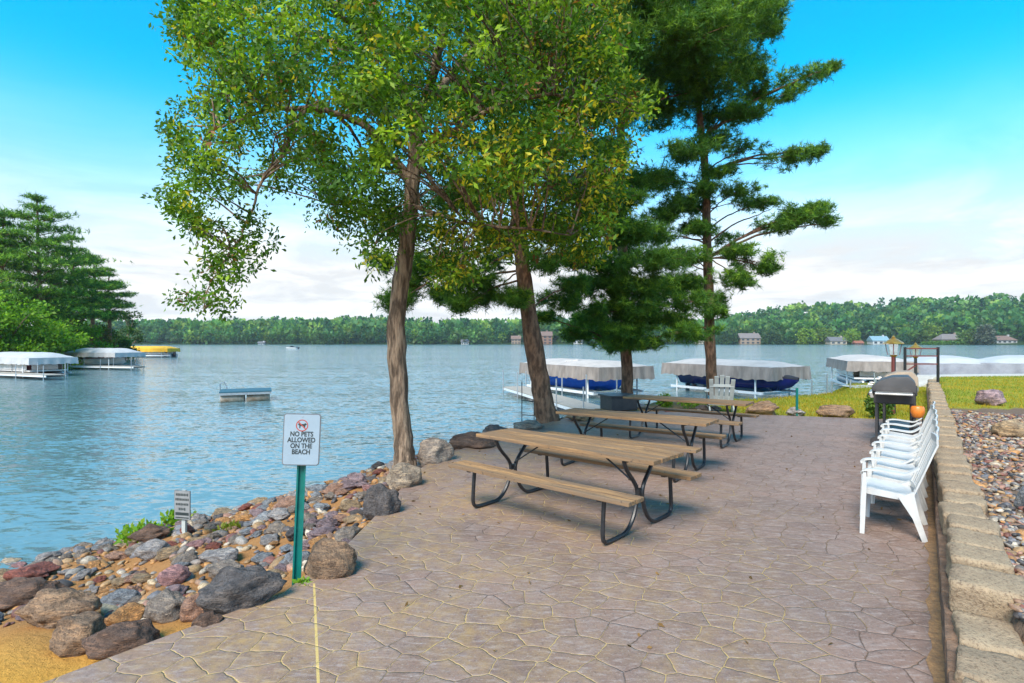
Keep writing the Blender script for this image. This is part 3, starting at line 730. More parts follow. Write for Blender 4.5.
# ---- pines by the table area, each as trunk, limbs and needle clumps
PCOL=[np.array([.045,.125,.014]),np.array([.085,.190,.018]),np.array([.215,.36,.028])]  # dark, mid and highlight needle tones; the highlight is painted into the colour
def pine(name,label,trunk,Y,r0,clumps,bark,dens=1.0,L=.17,depth=1.3,flare=.10,spare=()):
    B=P(*trunk[0],Y); z0=tz(B.x,Y); B.z=z0-.1
    root=empty(name,B,0,label,'tree')
    t=MB(); tp=wobble([P(a,b,Y)-B for a,b in trunk],5,.015)
    tp[0].z=-.15
    top=tp[-1].z; rad=[max(.035,r0*(1-.85*max(p.z,0)/top)+flare*math.exp(-max(p.z,0)*4)) for p in tp]
    t.tube(tp,rad,14,rough=.2)
    C=[];K=[]
    for c in clumps:
        cx,cy,rx,ry=c[:4]; dy=c[4] if len(c)>4 else rnd.uniform(-1,1)*depth*min(1,.3+abs(cx-trunk[0][0])/60 if False else 1)
        Yc=Y+dy; ctr=P(cx,cy,Yc); s_=Yc/F
        # limb from the trunk, a little below the clump
        att_py=c[5] if len(c)>5 else cy+min(30,.28*abs(cx-trunk[-1][0])+6)
        zt=H-(att_py-HY)*Y/F-B.z
        k=min(range(len(tp)),key=lambda q:abs(tp[q].z-zt)); a=tp[k]
        e=ctr-B; L_=(e-a).length; m1=a.lerp(e,.4)+Vector((0,0,.06*L_)); m2=a.lerp(e,.75)+Vector((0,0,.03*L_))
        pts=wobble([a,m1,m2,e],4,.03); t.tube(pts,taper(len(pts),min(.05,.012+.009*L_),.008),6,cap=False)
        nn=int(max(20,rx*ry*math.pi/2.1*dens)); g=rng.standard_normal((nn,3)); g=unit(g)*rng.random((nn,1))**.42*rng.uniform(.7,1.28,(nn,1))
        rz_=ry*s_; rxm=rx*s_
        pt=np.array(ctr[:])+g*np.array([rxm,rxm*.9,rz_])
        sub=np.array([mnoise.noise(Vector(q)*2.1)+.5*mnoise.noise(Vector(q)*5.5) for q in pt]); pt=pt[sub>-.06]
        pt[:,2]+=.25*np.abs(pt[:,0]-ctr.x)*.3
        for q in pt[:max(3,len(pt)//22)]:
            t.tube([e,(e+Vector(q)-B)*.5+Vector((0,0,.03)),Vector(q)-B],[.010,.007,.003],3,cap=False)
        C.append(pt); kk=np.clip(rng.random(len(pt))*.75+.22*(pt[:,2]-ctr.z)/max(rz_,.05)+.16,0,1); col=np.where(kk[:,None]<.4,PCOL[0],np.where(kk[:,None]<.8,PCOL[1],PCOL[2]))  # clump tops get the painted highlight tone more often, undersides the dark one
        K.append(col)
    for (a_,b2,len_) in spare:     # bare dead twigs
        p=P(a_,b2,Y)-B; t.tube([p,p+Vector((len_,rnd.uniform(-.5,.5),.12)),p+Vector((len_*1.6,rnd.uniform(-.5,.5),.05))],[.018,.012,.004],4)
    t.build('trunk',bark,root,True,auto=80)
    C=np.concatenate(C);K=np.concatenate(K)
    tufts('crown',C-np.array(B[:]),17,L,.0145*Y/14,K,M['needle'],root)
    return root
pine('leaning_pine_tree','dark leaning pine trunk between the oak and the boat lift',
 [(549,424),(545,405),(536,360),(527,300),(521,250),(517,200),(514,140),(512,60),(510,-40),(512,-140)],12.5,.225,
 [(395,303,19,11,-0.11,240),(410,286,25,14,0.56,240),(430,264,27,13,0.22,240),(386,262,18,10,0.22,240),(470,280,29,13,-0.44,252),(488,298,32,12,0.11,270),(462,306,16,9,-0.56,278),(446,296,18,10,0.44,268),(520,300,14,9),(500,262,22,10),(545,262,26,12),(572,285,22,10),
  (555,230,30,15),(500,235,28,12),(460,200,40,14),(580,190,36,14),(520,160,50,18),(560,110,55,18),(480,100,45,16),(530,50,60,20),(585,60,40,16),(520,0,60,22),(560,-50,60,24),(500,-80,55,24),(520,-140,40,26)],
 M['bark_pine'],1.0,flare=.12)
pine('dense_pine_tree','dark bushy pine behind the second picnic table',
 [(628,408),(627,380),(625,300),(622,220),(621,120),(622,40),(626,-60),(630,-190)],15.3,.165,
 [(562,302,26,11),(588,322,28,11),(614,336,34,12),(650,318,38,14),(682,332,24,10),(600,288,34,13),(642,292,38,14),(580,258,30,12),(655,262,34,14),(624,242,38,14),(598,216,34,12),(662,216,30,11),(692,302,24,12),(640,182,34,12),(606,152,30,12),(575,335,16,7),(545,318,14,7),(630,310,30,12,-1.1),(672,285,28,11),(622,332,30,11,-1.0),(620,268,34,13,-1.0),(626,232,30,13,-1.1),(608,347,20,6,-.9),(642,345,24,7,-.8),(634,288,28,12,-1.2),(606,312,26,11,-1.0),(622,200,26,10,-1.0),
  (640,80,58,22),(690,42,58,22),(650,8,66,22),(722,22,52,20),(612,50,40,22),(700,90,46,16),(660,112,48,15),(742,62,26,10),(620,100,36,16),(600,10,44,20),(675,65,40,16),(760,12,26,12),(735,-5,40,16),(680,-45,76,28),(640,-100,66,28),(655,-165,46,30)],
 M['bark_red'],1.15,depth=1.7,flare=.06)
pine('tall_pine_tree','tall open pine with long side limbs beside the grey slat chair',
 [(713,404),(711,370),(709,300),(707,230),(704,160),(699,110),(691,50),(684,-30),(678,-150)],16.6,.17,
 [(800,80,26,9,.3,138),(822,70,17,7,.3,138),(778,97,24,8,.2,138),(758,92,20,8,.2,138),(835,66,8,5,.3,138),(800,156,22,9,-.2,172),(778,163,22,9,-.2,172),(816,150,12,7,-.3,172),(745,150,22,8,.5,172),
  (758,204,24,7,.4),(740,190,22,8,-.5),(770,210,12,5,.4),(806,216,28,11,.0,256),(780,224,25,10,.0,256),(829,222,12,6,.1,256),(820,208,14,6,.0,256),(756,262,25,11,-.4,262),(738,280,20,10,-.4,262),(736,252,20,8,-.3,262),(768,268,12,8,-.4,262),
  (660,182,34,11),(680,202,24,10),(656,236,28,9),(690,152,30,11),(690,228,20,9),(688,288,24,11),(668,322,28,10),(698,334,22,9),(722,300,12,8),(700,190,24,9,-.6),(718,172,20,8,-.5),(690,256,24,9,-.6),(722,238,18,8,.5),(700,278,18,8,-.5),(712,142,26,10,-.6),(676,262,22,9,.4),(716,312,16,7,-.5),(694,208,20,8,.5),(704,228,16,7,-.5),
  (720,118,32,12),(748,112,24,9),(700,70,40,16),(742,34,36,15),(768,32,15,9),(700,10,48,20),(745,75,26,10),(710,-60,56,28),(690,-125,42,30)],
 M['bark_red'],1.05,depth=1.4,flare=.07,spare=[(708,262,-.8),(707,240,-.7),(706,210,.6),(704,150,.7)])

# ------------------------------------------------------------------ picnic tables
def make_table():
    root=empty('picnic_table',(0,0,0))
    Lh=1.10
    t=MB()
    for k in range(4):
        y=-.2325+.155*k; t.box((rnd.uniform(-.006,.006),y,.735+rnd.uniform(-.002,.002)),(2*Lh,.140,.04))
    t.build('tabletop',M['wood'],root,bevel=.005)
    for s_ in (-1,1):
        t=MB()
        for k in (-1,1): t.box((rnd.uniform(-.008,.008),s_*.60+k*.066,.455),(2*Lh,.126,.038))
        t.build('bench_seat',M['wood'],root,bevel=.005)
    for e in (-1,1):
        x=e*.80; t=MB()
        for s_ in (-1,1):
            raw=[(.27,.705),(.25,.66),(.19,.58),(.07,.46),(.028,.38),(.03,.30),(.08,.17),(.16,.075),(.26,.026),(.40,.021),(.53,.021),(.60,.035),(.63,.08),(.63,.2),(.61,.43)]
            pts=wobble([(x+s_*.013,s_*a,b) for a,b in raw],3,0); t.tube(pts,.0205,8)
        t.box((x,0,.706),(.045,.56,.012))
        for s_ in (-1,1): t.box((x,s_*.60,.43),(.045,.24,.012))
        t.box((x,0,.37),(.03,.10,.06))
        t.build('frame',M['black_tube'],root,True,auto=40)
        b=MB(); b.tube([(x-e*.02,0,.42),(x-e*.46,0,.708)],.009,6); b.build('brace',M['black_tube'],root,True)
    return root
tb=make_table()
TL=[(.60,5.74,138.0,'nearest weathered picnic table with black tube legs'),(1.70,7.85,145,'middle picnic table of the three, behind the nearest one'),(3.12,10.05,144,'farthest picnic table, in front of the grey slat chair')]
for k,(x,y,a,lab) in enumerate(TL):
    o=tb if k==0 else copy_tree(tb); o.location=(x,y,0.0); o.scale=(.99,.96,.955); o.rotation_euler=(0,0,R(a)); tag(o,lab,'picnic table','picnic tables on the patio')

# ------------------------------------------------------------------ stacking garden chairs
def make_chair():
    """faces +Y; origin on the ground below the seat"""
    root=empty('plastic_chair',(0,0,0)); m=M['white_plastic']
    prof=lambda w,h:[(-w/2,-h/2),(w/2,-h/2),(w/2,h/2),(-w/2,h/2)]
    # seat: a dished sheet with a rolled front lip
    nx,ny=13,12; vs=[]
    for j in range(ny):
        for i in range(nx):
            u=i/(nx-1)*2-1; v=j/(ny-1); y=-.20+.47*v; w=.225+.02*v
            z=.372+.045*v-.018*(1-u*u)*math.sin(math.pi*min(v*1.1,1))
            if v>.88: z-=(v-.88)**2*4.5
            vs.append((u*w,y,z))
    fs=[(j*nx+i,j*nx+i+1,(j+1)*nx+i+1,(j+1)*nx+i) for j in range(ny-1) for i in range(nx-1)]
    b=MB(); b.add(vs,fs); b.add([(x,y,z-.012) for x,y,z in vs],[f[::-1] for f in fs])
    n0=nx*ny
    edge=[i for i in range(nx)]+[j*nx+nx-1 for j in range(1,ny)]+[(ny-1)*nx+i for i in range(nx-2,-1,-1)]+[j*nx for j in range(ny-2,0,-1)]
    b.f+= [(edge[k]+n0,edge[(k+1)%len(edge)]+n0,edge[(k+1)%len(edge)],edge[k]) for k in range(len(edge))]
    b.build('seat',m,root,True,auto=50)
    ap=MB(); ap.sweep([(-.235,.255,.385),(-.1,.268,.395),(.1,.268,.395),(.235,.255,.385)],prof(.014,.05)); 
    for s_ in (-1,1): ap.sweep([(s_*.235,.25,.382),(s_*.232,0,.362),(s_*.225,-.19,.350)],prof(.014,.05))
    ap.build('apron',m,root,True,auto=30)
    # backrest: curved shell of slats between a frame
    def bp(u,t):   # u -1..1, t 0..1 up the back
        w=.215+.02*t-.05*max(0,t-.75)
        return Vector((u*w,-.195-.215*t-.03*(1-u*u)*(1-t*.4),.375+.485*t - .05*max(0,t-.8)*abs(u)**2))
    b=MB()
    for k in range(7):
        u=-.78+.26*k
        b.sweep([bp(u,t) for t in (.05,.25,.5,.75,.97)],prof(.036,.009),up=(0,1,.3))
    b.sweep([bp(u,.985)+Vector((0,0,.015)) for u in (-1,-.6,-.2,.2,.6,1)],prof(.018,.07),up=(0,0,1))
    b.sweep([bp(u,.06) for u in (-1,-.5,0,.5,1)],prof(.012,.05),up=(0,0,1))
    for s_ in (-1,1): b.sweep([bp(s_,t) for t in (0,.2,.4,.6,.8,1)],prof(.045,.016),up=(0,1,.3))
    b.build('backrest',m,root,True,auto=30)
    for s_ in (-1,1):
        b=MB()
        b.sweep(wobble([(s_*.258,.262,.535),(s_*.268,.25,.575),(s_*.275,.13,.588),(s_*.272,-.03,.575),(s_*.255,-.14,.575),(s_*.240,-.245,.635)],4,0),prof(.055,.016))
        b.build('armrest',m,root,True,auto=30)
        b=MB()
        b.sweep([(s_*.285,.275,0),(s_*.272,.262,.30),(s_*.262,.252,.46),(s_*.26,.25,.555)],[prof(.052,.045),prof(.058,.05),prof(.062,.045),prof(.064,.03)],up=(0,1,0))
        b.build('leg',m,root,True,auto=30)
        b=MB()
        b.sweep([(s_*.270,-.295,0),(s_*.252,-.215,.20),(s_*.238,-.13,.385)],[prof(.042,.05),prof(.05,.065),prof(.045,.15)],up=(0,1,0))
        b.build('leg',m,root,True,auto=30)
    return root
CH=['end white chair of the row, closest to the camera','second white chair of the row from the near end','third white chair of the row from the near end','middle white chair of the row of seven','third white chair from the grill end of the row','second white chair from the grill end of the row','white chair at the end of the row next to the grill']
ch=make_chair()
for k in range(7):
    o=ch if k==0 else copy_tree(ch)
    q=-.345+rnd.uniform(-.015,.015)-(.03 if k==0 else 0); s0=6.24+k*.585; p=wallpt(s0,q)
    o.scale=(1,.82,1); o.location=(p[0],p[1],0); o.rotation_euler=(0,0,R(55.5)+rnd.uniform(-.04,.04)+(.05 if k==0 else 0)); tag(o,CH[k],'chair','white plastic chairs along the wall')

# ------------------------------------------------------------------ signs
def text_mesh(txt,size,mat,parent,name,loc,bold=.0,depth=.001):
    cu=bpy.data.curves.new(name,'FONT'); cu.body=txt; cu.size=size; cu.align_x='CENTER'; cu.align_y='CENTER'; cu.extrude=depth; cu.offset=bold
    to=bpy.data.objects.new(name,cu); COL.objects.link(to)
    dg=bpy.context.evaluated_depsgraph_get(); me=bpy.data.meshes.new_from_object(to.evaluated_get(dg))
    bpy.data.objects.remove(to); me.materials.clear()
    o=link(name,me,mat,parent); o.location=loc; o.rotation_euler=(R(90),0,0); return o
def rrect(w,h,r,n=5):
    out=[]
    for cx,cy,a0 in ((w/2-r,h/2-r,0),(-w/2+r,h/2-r,90),(-w/2+r,-h/2+r,180),(w/2-r,-h/2+r,270)):
        for k in range(n+1):
            a=R(a0+90*k/n); out.append((cx+r*math.cos(a),cy+r*math.sin(a)))
    return out
def plate(w,h,r,y0,y1):
    pl=rrect(w,h,r); b=MB(); n=len(pl)
    b.add([(x,y0,z) for x,z in pl]+[(x,y1,z) for x,z in pl],[tuple(range(n)),tuple(range(2*n-1,n-1,-1))]+[((i+1)%n,i,n+i,n+(i+1)%n) for i in range(n)])
    return b
sp=hit(295.5,586); sp=Vector((sp.x,sp.y,tz(sp.x,sp.y)))
sg=empty('no_pets_sign',sp,R(6),'white no pets sign on a green steel post among the rocks','sign')
sg.rotation_euler=(R(-1.0),R(2.2),R(7))
b=MB()   # U-channel post
b.sweep([(0,.02,-.3),(0,.02,1.17)],[(-.032,0),(-.02,0),(-.014,.018),(.014,.018),(.02,0),(.032,0),(.032,.004),(.022,.004),(.016,.022),(-.016,.022),(-.022,.004),(-.032,.004)],up=(0,1,0))
b.build('post',M['green_post'],sg)
zs=1.085; W_,H_=.268,.385
panel=plate(W_,H_,.022,-.012,-.006).build('sign_panel',M['sign_back'],sg,loc=(0,0,zs))
plate(W_-.014,H_-.014,.016,-.0145,-.012).build('sign_face',M['sign_face'],panel)
for k,(tx,z) in enumerate((('NO PETS',.040),('ALLOWED',-.004),('ON THE',-.048),('BEACH',-.092))):
    text_mesh(tx,.050,M['ink'],panel,'lettering',(0,-.0150,z),bold=.0013).scale=(.84,1,1)
# icon: dog silhouette in a red ring with a slash
b=MB(); n=40
ring=[]
for k in range(n):
    a=2*math.pi*k/n; ring+= [(.044*math.cos(a),-.0155,.105+.044*math.sin(a)),(.037*math.cos(a),-.0155,.105+.037*math.sin(a))]
b.add(ring,[(2*k,2*k+1,(2*k+3)%(2*n),(2*k+2)%(2*n)) for k in range(n)])
b.beam((-.028,-.0160,.133),(.028,-.0160,.077),.001,.007,up=(1,0,1))
b.build('prohibition_ring',M['red_ink'],panel)
dog=[(-.030,.112),(-.024,.122),(-.017,.116),(.014,.116),(.022,.124),(.033,.116),(.030,.108),(.024,.106),(.021,.084),(.015,.084),(.013,.100),(-.010,.100),(-.013,.084),(-.019,.084),(-.020,.104)]
b=MB(); b.add([(x,-.0152,z) for x,z in dog],[tuple(range(len(dog)))]); b.build('dog_silhouette',M['ink'],panel)
b=MB(); b.lathe([(.005,0),(.005,.003)],(0,0,0),10); o=b.build('bolt',M['galv'],panel); o.rotation_euler=(R(90),0,0); o.location=(0,-.0145,.172)
q=hit(183,536); sz_=q.y/F
s2=empty('shoreline_sign',q,R(-12),'small weathered notice sign at the water edge among the rocks','sign')
b=MB(); b.box((0,.02,.17),(.05,.03,.75)); b.build('post',M['grey_plastic'],s2)
W2,H2=18.5*sz_,29*sz_
pn=plate(W2,H2,.006,-.012,-.004).build('sign_panel',M['sign_back'],s2,loc=(0,0,.09+43*sz_-H2/2-.06)); 
plate(W2-.012,H2-.012,.004,-.0145,-.012).build('sign_face',M['sign_old'],pn)
for row,(wd,n_) in enumerate(((.8,8),(.86,9),(.8,8),(.45,4))):     # worn, unreadable lines of print
    z=H2*(.36-.165*row)
    for k in range(n_):
        b=MB(); x=(-wd/2+wd*(k+.5)/n_)*W2; b.box((x,-.0150,z),(wd/n_*W2*.72,.001,H2*.085*rnd.uniform(.8,1.1))); b.build('worn_letter',M['ink'],pn)
for z,hh_ in ((-.30,.10),(-.43,.04)):
    b=MB(); b.box((0,-.0150,H2*z),(W2*.84,.001,H2*hh_)); b.build('printed_bar',M['ink'],pn)

# ------------------------------------------------------------------ boats, lifts, docks
def canopy_parts(root,L,W,z,top,skirt,sk=.55,arch=.30):
    """a fabric canopy with an arched top, hipped ends and a hanging skirt; near end at +Y"""
    nx,ny=13,19; vs=[]
    for j in range(ny):
        for i in range(nx):
            u=i/(nx-1)*2-1; v=j/(ny-1); e=min(v,1-v)*L
            zz=z+arch*(1-abs(u)**2.2)*min(1,(e/1.1))**.7 + .015*math.sin(j*1.9)*math.sin(i*1.3)
            vs.append((u*W/2,-L/2+v*L,zz))
    b=MB(); b.add(vs,[(j*nx+i,j*nx+i+1,(j+1)*nx+i+1,(j+1)*nx+i) for j in range(ny-1) for i in range(nx-1)])
    b.build('canopy_top',top,root,True,auto=60)
    per=[]
    N=16
    for k in range(N): per.append((-W/2+W*k/N,L/2))
    M_=34
    for k in range(M_): per.append((W/2,L/2-L*k/M_))
    for k in range(N): per.append((W/2-W*k/N,-L/2))
    for k in range(M_): per.append((-W/2,-L/2+L*k/M_))
    n=len(per); vs=[]
    for lev in range(4):
        f=lev/3
        for k,(x,y) in enumerate(per):
            nx_=x/(W/2); ny_=y/(L/2); bul=.05*f*(1+math.sin(k*1.7)) if lev else 0
            ox=(.02+bul)*(1 if abs(nx_)>.999 else 0)*(1 if nx_>0 else -1); oy=(.02+bul)*(1 if abs(ny_)>.999 else 0)*(1 if ny_>0 else -1)
            vs.append((x+ox,y+oy,z-.003-sk*f*(1 if lev<3 else 1+.055*math.sin(k*2.3)+.04*math.sin(k*.9))))
    b=MB(); b.add(vs,[(l*n+k,l*n+(k+1)%n,(l+1)*n+(k+1)%n,(l+1)*n+k) for l in range(3) for k in range(n)])
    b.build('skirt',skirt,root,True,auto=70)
def lift_frame(root,L,W,z,zb,mat):
    for sx in (-1,1):
        for y in (-L*.36,L*.36):
            b=MB(); b.tube([(sx*(W/2-.12),y,zb),(sx*(W/2-.12),y,z-.02)],.045,8); b.build('post',mat,root,True)
        b=MB(); b.beam((sx*(W/2-.12),-L*.42,WATER_Z+.25),(sx*(W/2-.12),L*.42,WATER_Z+.25),.08,.12); b.build('rail',mat,root)
    for y in (-L*.36,L*.36):
        b=MB(); b.beam((-W/2+.17,y,WATER_Z+.18),(W/2-.17,y,WATER_Z+.18),.08,.1); b.build('cross_beam',mat,root)
def boat_lift(x,y,rz,L,W,z,label,top,skirt,mat,sk=.55,arch=.26,group=None):
    r=empty('boat_lift',(x,y,0),rz,label,'boat lift',group); canopy_parts(r,L,W,z,top,skirt,sk,arch); lift_frame(r,L,W,z,-2.4,mat); return r
def speedboat(x,y,z,rz,L,W,hull,cover,label,deck=None,windshield=True,group=None,droop=False):
    """bow towards +Y"""
    r=empty('speedboat',(x,y,z),rz,label,'boat',group)
    st=[(0,.92,.0,.72),(.25,1.0,-.02,.75),(.5,1.0,-.02,.80),(.7,.86,.02,.87),(.85,.64,.10,.90),(.95,.34,.22,.95),(1.0,.06,.46,.99)]
    if droop: st=[(0,.92,.0,.86),(.25,1.0,-.02,.92),(.5,.98,-.02,.92),(.7,.80,.04,.86),(.85,.52,.17,.79),(.95,.24,.36,.73),(1.0,.03,.60,.70)]
    vs=[];k=7
    for t,w,kz,gz_ in st:
        yy=-L/2+L*t; hw=W/2*w
        for a,bz in ((-1,1),(-.97,.62),(-.74,.25),(0,0),(.74,.25),(.97,.62),(1,1)):
            vs.append((a*hw,yy,kz+(gz_-kz)*bz))
    b=MB(); n=len(st)
    b.add(vs,[(i*k+j,i*k+j+1,(i+1)*k+j+1,(i+1)*k+j) for i in range(n-1) for j in range(k-1)]+[tuple(range(k-1,-1,-1))])
    b.build('hull',hull,r,True,auto=35)
    b=MB(); dv=[]
    for i,(t,w,kz,gz_) in enumerate(st):
        yy=-L/2+L*t; hw=W/2*w*1.012; hgt=.16*(1-t*.7)
        for a,dz in ((-1,-.05),(-1,.01),(-.5,hgt*.85),(0,hgt),(.5,hgt*.85),(1,.01),(1,-.05)): dv.append((a*hw,yy,gz_+dz))
    b.add(dv,[(i*7+j,i*7+j+1,(i+1)*7+j+1,(i+1)*7+j) for i in range(n-1) for j in range(6)]+[tuple(range(6,-1,-1))])
    b.build('cover',cover,r,True,auto=50)
    b=MB()
    if not droop: b.tube([(s_*W/2*1.02*1,yy,zz) for s_,yy,zz in ((1,-L/2,.68),(1,0,.76),(.87,L*.2,.83),(.58,L*.35,.9))],.03,6)
    if not droop: b.tube([(-s_*W/2*1.02,yy,zz) for s_,yy,zz in ((1,-L/2,.68),(1,0,.76),(.87,L*.2,.83),(.58,L*.35,.9))],.03,6)
    if not droop: b.build('rub_rail',M['white_metal'],r,True)
    if windshield:
        b=MB(); b.add([(-W*.42,L*.02,.86),(-W*.25,L*.10,.92),(W*.25,L*.10,.92),(W*.42,L*.02,.86),(-W*.40,-L*.02,1.2),(-W*.23,L*.05,1.25),(W*.23,L*.05,1.25),(W*.40,-L*.02,1.2)],[(0,1,5,4),(1,2,6,5),(2,3,7,6)])
        b.build('windshield',M['glass_dark'],r)
    b=MB(); b.box((0,-L/2-.25,.5),(.36,.4,.5),taper=.8); b.box((0,-L/2-.25,.0),(.14,.22,.6)); b.build('motor',M['grill_black'],r,bevel=.04)
    return r
def pontoon(x,y,z,rz,L,W,label,fence,seat,group=None,bimini=None):
    r=empty('pontoon_boat',(x,y,z),rz,label,'boat',group)
    for sx in (-1,1):
        b=MB(); pts=[(sx*W*.34,-L/2,.0),(sx*W*.34,L*.36,.0),(sx*W*.34,L*.45,.06),(sx*W*.34,L*.5,.16)]; b.tube(pts,[.27,.27,.2,.05],12); b.build('pontoon',M['galv'],r,True,auto=50)
    b=MB(); b.box((0,0,.33),(W,L*.94,.09)); b.build('deck',M['white_hull'],r,bevel=.02)
    b=MB(); 
    for sx in (-1,1): b.box((sx*W*.48,-.1,.70),(.035,L*.8,.6))
    b.box((0,L*.4-.1,.70),(W*.7,.035,.6)); b.box((0,-L*.4-.1,.70),(W*.7,.035,.6)); b.build('fence_panel',fence,r,bevel=.01)
    b=MB(); b.box((W*.28,.0,.58),(.6,L*.5,.4)); b.box((-W*.28,L*.15,.58),(.6,L*.3,.4)); b.build('seat',seat,r,bevel=.05)
    b=MB(); b.box((-W*.25,-L*.15,.85),(.5,.6,.9)); b.build('console',M['white_hull'],r,bevel=.05)
    b=MB(); b.box((0,-L/2-.15,.35),(.4,.45,.7),taper=.75); b.build('motor',M['grill_black'],r,bevel=.05)
    return r
def dock(x,y,rz,L,W,label,z=None,posts=4,group=None,over=.9):
    z=WATER_Z+.35 if z is None else z
    r=empty('dock',(x,y,0),rz,label,'dock',group)
    b=MB(); n=int(L/.15)
    for k in range(n): b.box((0,-L/2+L*(k+.5)/n,z),(W,L/n-.012,.035))
    b.build('deck_boards',M['dock_wood'],r)
    b=MB()
    for sx in (-1,1): b.beam((sx*(W/2-.03),-L/2,z-.08),(sx*(W/2-.03),L/2,z-.08),.05,.12)
    b.build('side_rail',M['white_metal'],r)
    for k in range(posts):
        for sx in (-1,1):
            yy=-L/2+.2+(L-.4)*k/(posts-1); b=MB(); b.tube([(sx*(W/2+.03),yy,-2.4),(sx*(W/2+.03),yy,z+over*rnd.uniform(.7,1.0))],.028,7); b.build('dock_post',M['galv'],r,True)
    return r
ax=math.atan2(.30,-.95)   # local +Y points to the shore
def near_end(px,Y,L,W,axis=(-.50,.87)):
    """centre of a lift whose near left corner shows at px"""
    X=(px-512)*Y/F; a=Vector(axis).normalized(); n=Vector((a.y,-a.x))
    c=Vector((X,Y))+a*L/2+n*W/2; return c.x,c.y,math.atan2(a.x,-a.y)
cx,cy,rz=near_end(599,26.2,7.2,3.4); 
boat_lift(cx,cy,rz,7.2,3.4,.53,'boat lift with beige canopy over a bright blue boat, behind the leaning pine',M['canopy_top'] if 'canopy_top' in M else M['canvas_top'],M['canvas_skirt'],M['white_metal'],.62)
bo=speedboat(cx+.10,cy-.15,-.84,rz,6.2,2.7,M['blue_hull'],M['blue_cover'],'bright blue covered boat under the beige canopy behind the leaning pine'); bo.scale=(1,1,1.30)
cx,cy,rz=near_end(772,26.2,7.0,2.9)
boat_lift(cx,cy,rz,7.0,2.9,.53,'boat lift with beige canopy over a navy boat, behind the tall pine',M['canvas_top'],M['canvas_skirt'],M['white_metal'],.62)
bo=speedboat(cx+.2,cy-.6,-.84,rz-.10,7.2,2.2,M['navy_hull'],M['dark_cover'],'navy boat with black cover and pointed bow behind the tall pine',droop=True,windshield=False); bo.scale=(1,1,1.22)
cx,cy,rz=near_end(848,31.0,7.0,3.2,(.36,.93))
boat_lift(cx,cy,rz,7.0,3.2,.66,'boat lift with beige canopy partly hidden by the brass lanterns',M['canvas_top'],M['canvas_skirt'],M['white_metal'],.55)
pontoon(cx-.2,cy-.3,-.62,rz,6.4,2.4,'white pontoon boat under the canopy beside the brass lanterns',M['white_hull'],M['white_hull'])
cx,cy,rz=near_end(914,30.0,8.0,3.7,(.52,.85))
boat_lift(cx,cy,rz,8.0,3.7,.60,'wide pale canopy boat lift beyond the railing and lawn',M['canvas_white'],M['canvas_grey'],M['white_metal'],.70,.30)
speedboat(cx,cy,-.62,rz,6.2,2.3,M['white_hull'],M['dark_cover'],'white hulled boat in shade of the wide pale canopy past the lawn',windshield=False)
cx,cy,rz=near_end(981,28.6,8.0,3.8,(.62,.78))
boat_lift(cx,cy,rz,8.0,3.8,.66,'grey skirted canopy boat lift nearest the photo edge past the lawn',M['canvas_white'],M['canvas_grey'],M['white_metal'],.75,.30)

# docks and lifts across on the wooded shore
q=G(22,378,WATER_Z)
boat_lift(q.x-2.5,q.y+3.2,R(64),8.5,3.2,.50,'white canopy boat lift closest on the wooded shore',M['canvas_white'],M['canvas_white'],M['white_metal'],.50,.40)
pontoon(q.x-2.2,q.y+3.0,-.85,R(-116),7.0,2.5,'pontoon boat with red seats under the closest white canopy',M['white_hull'],M['red_vinyl'])
dock(q.x-.8,q.y+.2,R(66),11,1.3,'pale dock in front of the closest white canopy',group=None)
q=G(86,369,WATER_Z)
boat_lift(q.x,q.y+2.5,R(72),7.4,3.2,.62,'second white canopy boat lift on the wooded shore',M['canvas_white'],M['canvas_white'],M['white_metal'],.45,.45)
speedboat(q.x,q.y+2.4,-.8,R(-105),5.8,2.2,M['white_hull'],M['red_vinyl'],'small white and red boat under the second white canopy')
dock(q.x+1.2,q.y-.8,R(76),11.5,1.3,'low dock in front of the second white canopy')
q=G(150,357.2,WATER_Z)
boat_lift(q.x-.5,q.y+1.0,R(85),8.6,3.2,.55,'yellow canopy boat lift at the wooded point',M['canvas_yellow'],M['canvas_yellow'],M['white_metal'],.62,.40)
pontoon(q.x,q.y+.8,-.72,R(85),7.8,2.5,'pontoon boat moored under the yellow canopy',M['white_hull'],M['white_hull'])
dock(q.x-7,q.y-2,R(88),8,1.2,'short pale dock beside the yellow canopy')
# dock pieces by the middle lifts
dock(1.6,24.5,R(16),11,1.2,'narrow dock beside the blue boat lift',posts=5,over=1.1)
dock(13.4,21.5,R(18),4.0,1.0,'short dock section with steel posts between the two canopies',posts=3,over=1.0)
dock(17.0,24.5,R(60),6.0,1.0,'low dock section beside the pontoon boat lift',posts=4,over=1.0)
# swim raft floats apart from everything
q=G(246,399,WATER_Z)
rf=empty('swim_raft',(q.x+.25,q.y-.5,WATER_Z),R(24),'small teal topped swim raft floating in open water','raft')
b=MB(); b.box((0,0,.46),(2.5,1.9,.06)); b.build('deck',M['teal_deck'],rf,bevel=.015)
b=MB()
for y in (-.93,.93): b.box((0,y,.375),(2.46,.06,.105))
for x in (-1.2,1.2): b.box((x,0,.375),(.06,1.78,.105))
b.build('frame',M['galv'],rf)
for y in (-.62,.62):
    for k in range(2):
        b=MB(); xa=-1.2+k*1.24; b.tube([(xa,y,.16),(xa+.04,y,.16),(xa+1.08,y,.16),(xa+1.12,y,.16)],[.20,.245,.245,.20],14)
        b.build('float',M['float_tan'],rf,True,auto=50)
b=MB()
for y in (.55,.9): b.tube([(-1.18,y,-.3),(-1.3,y,.2),(-1.3,y,.75),(-1.1,y,.85),(-.95,y,.49)],.02,6)
for z in (-.1,.2): b.tube([(-1.3,.55,z),(-1.3,.9,z)],.015,6)
b.build('ladder',M['galv'],rf,True); rf.scale=(.87,.9,1)

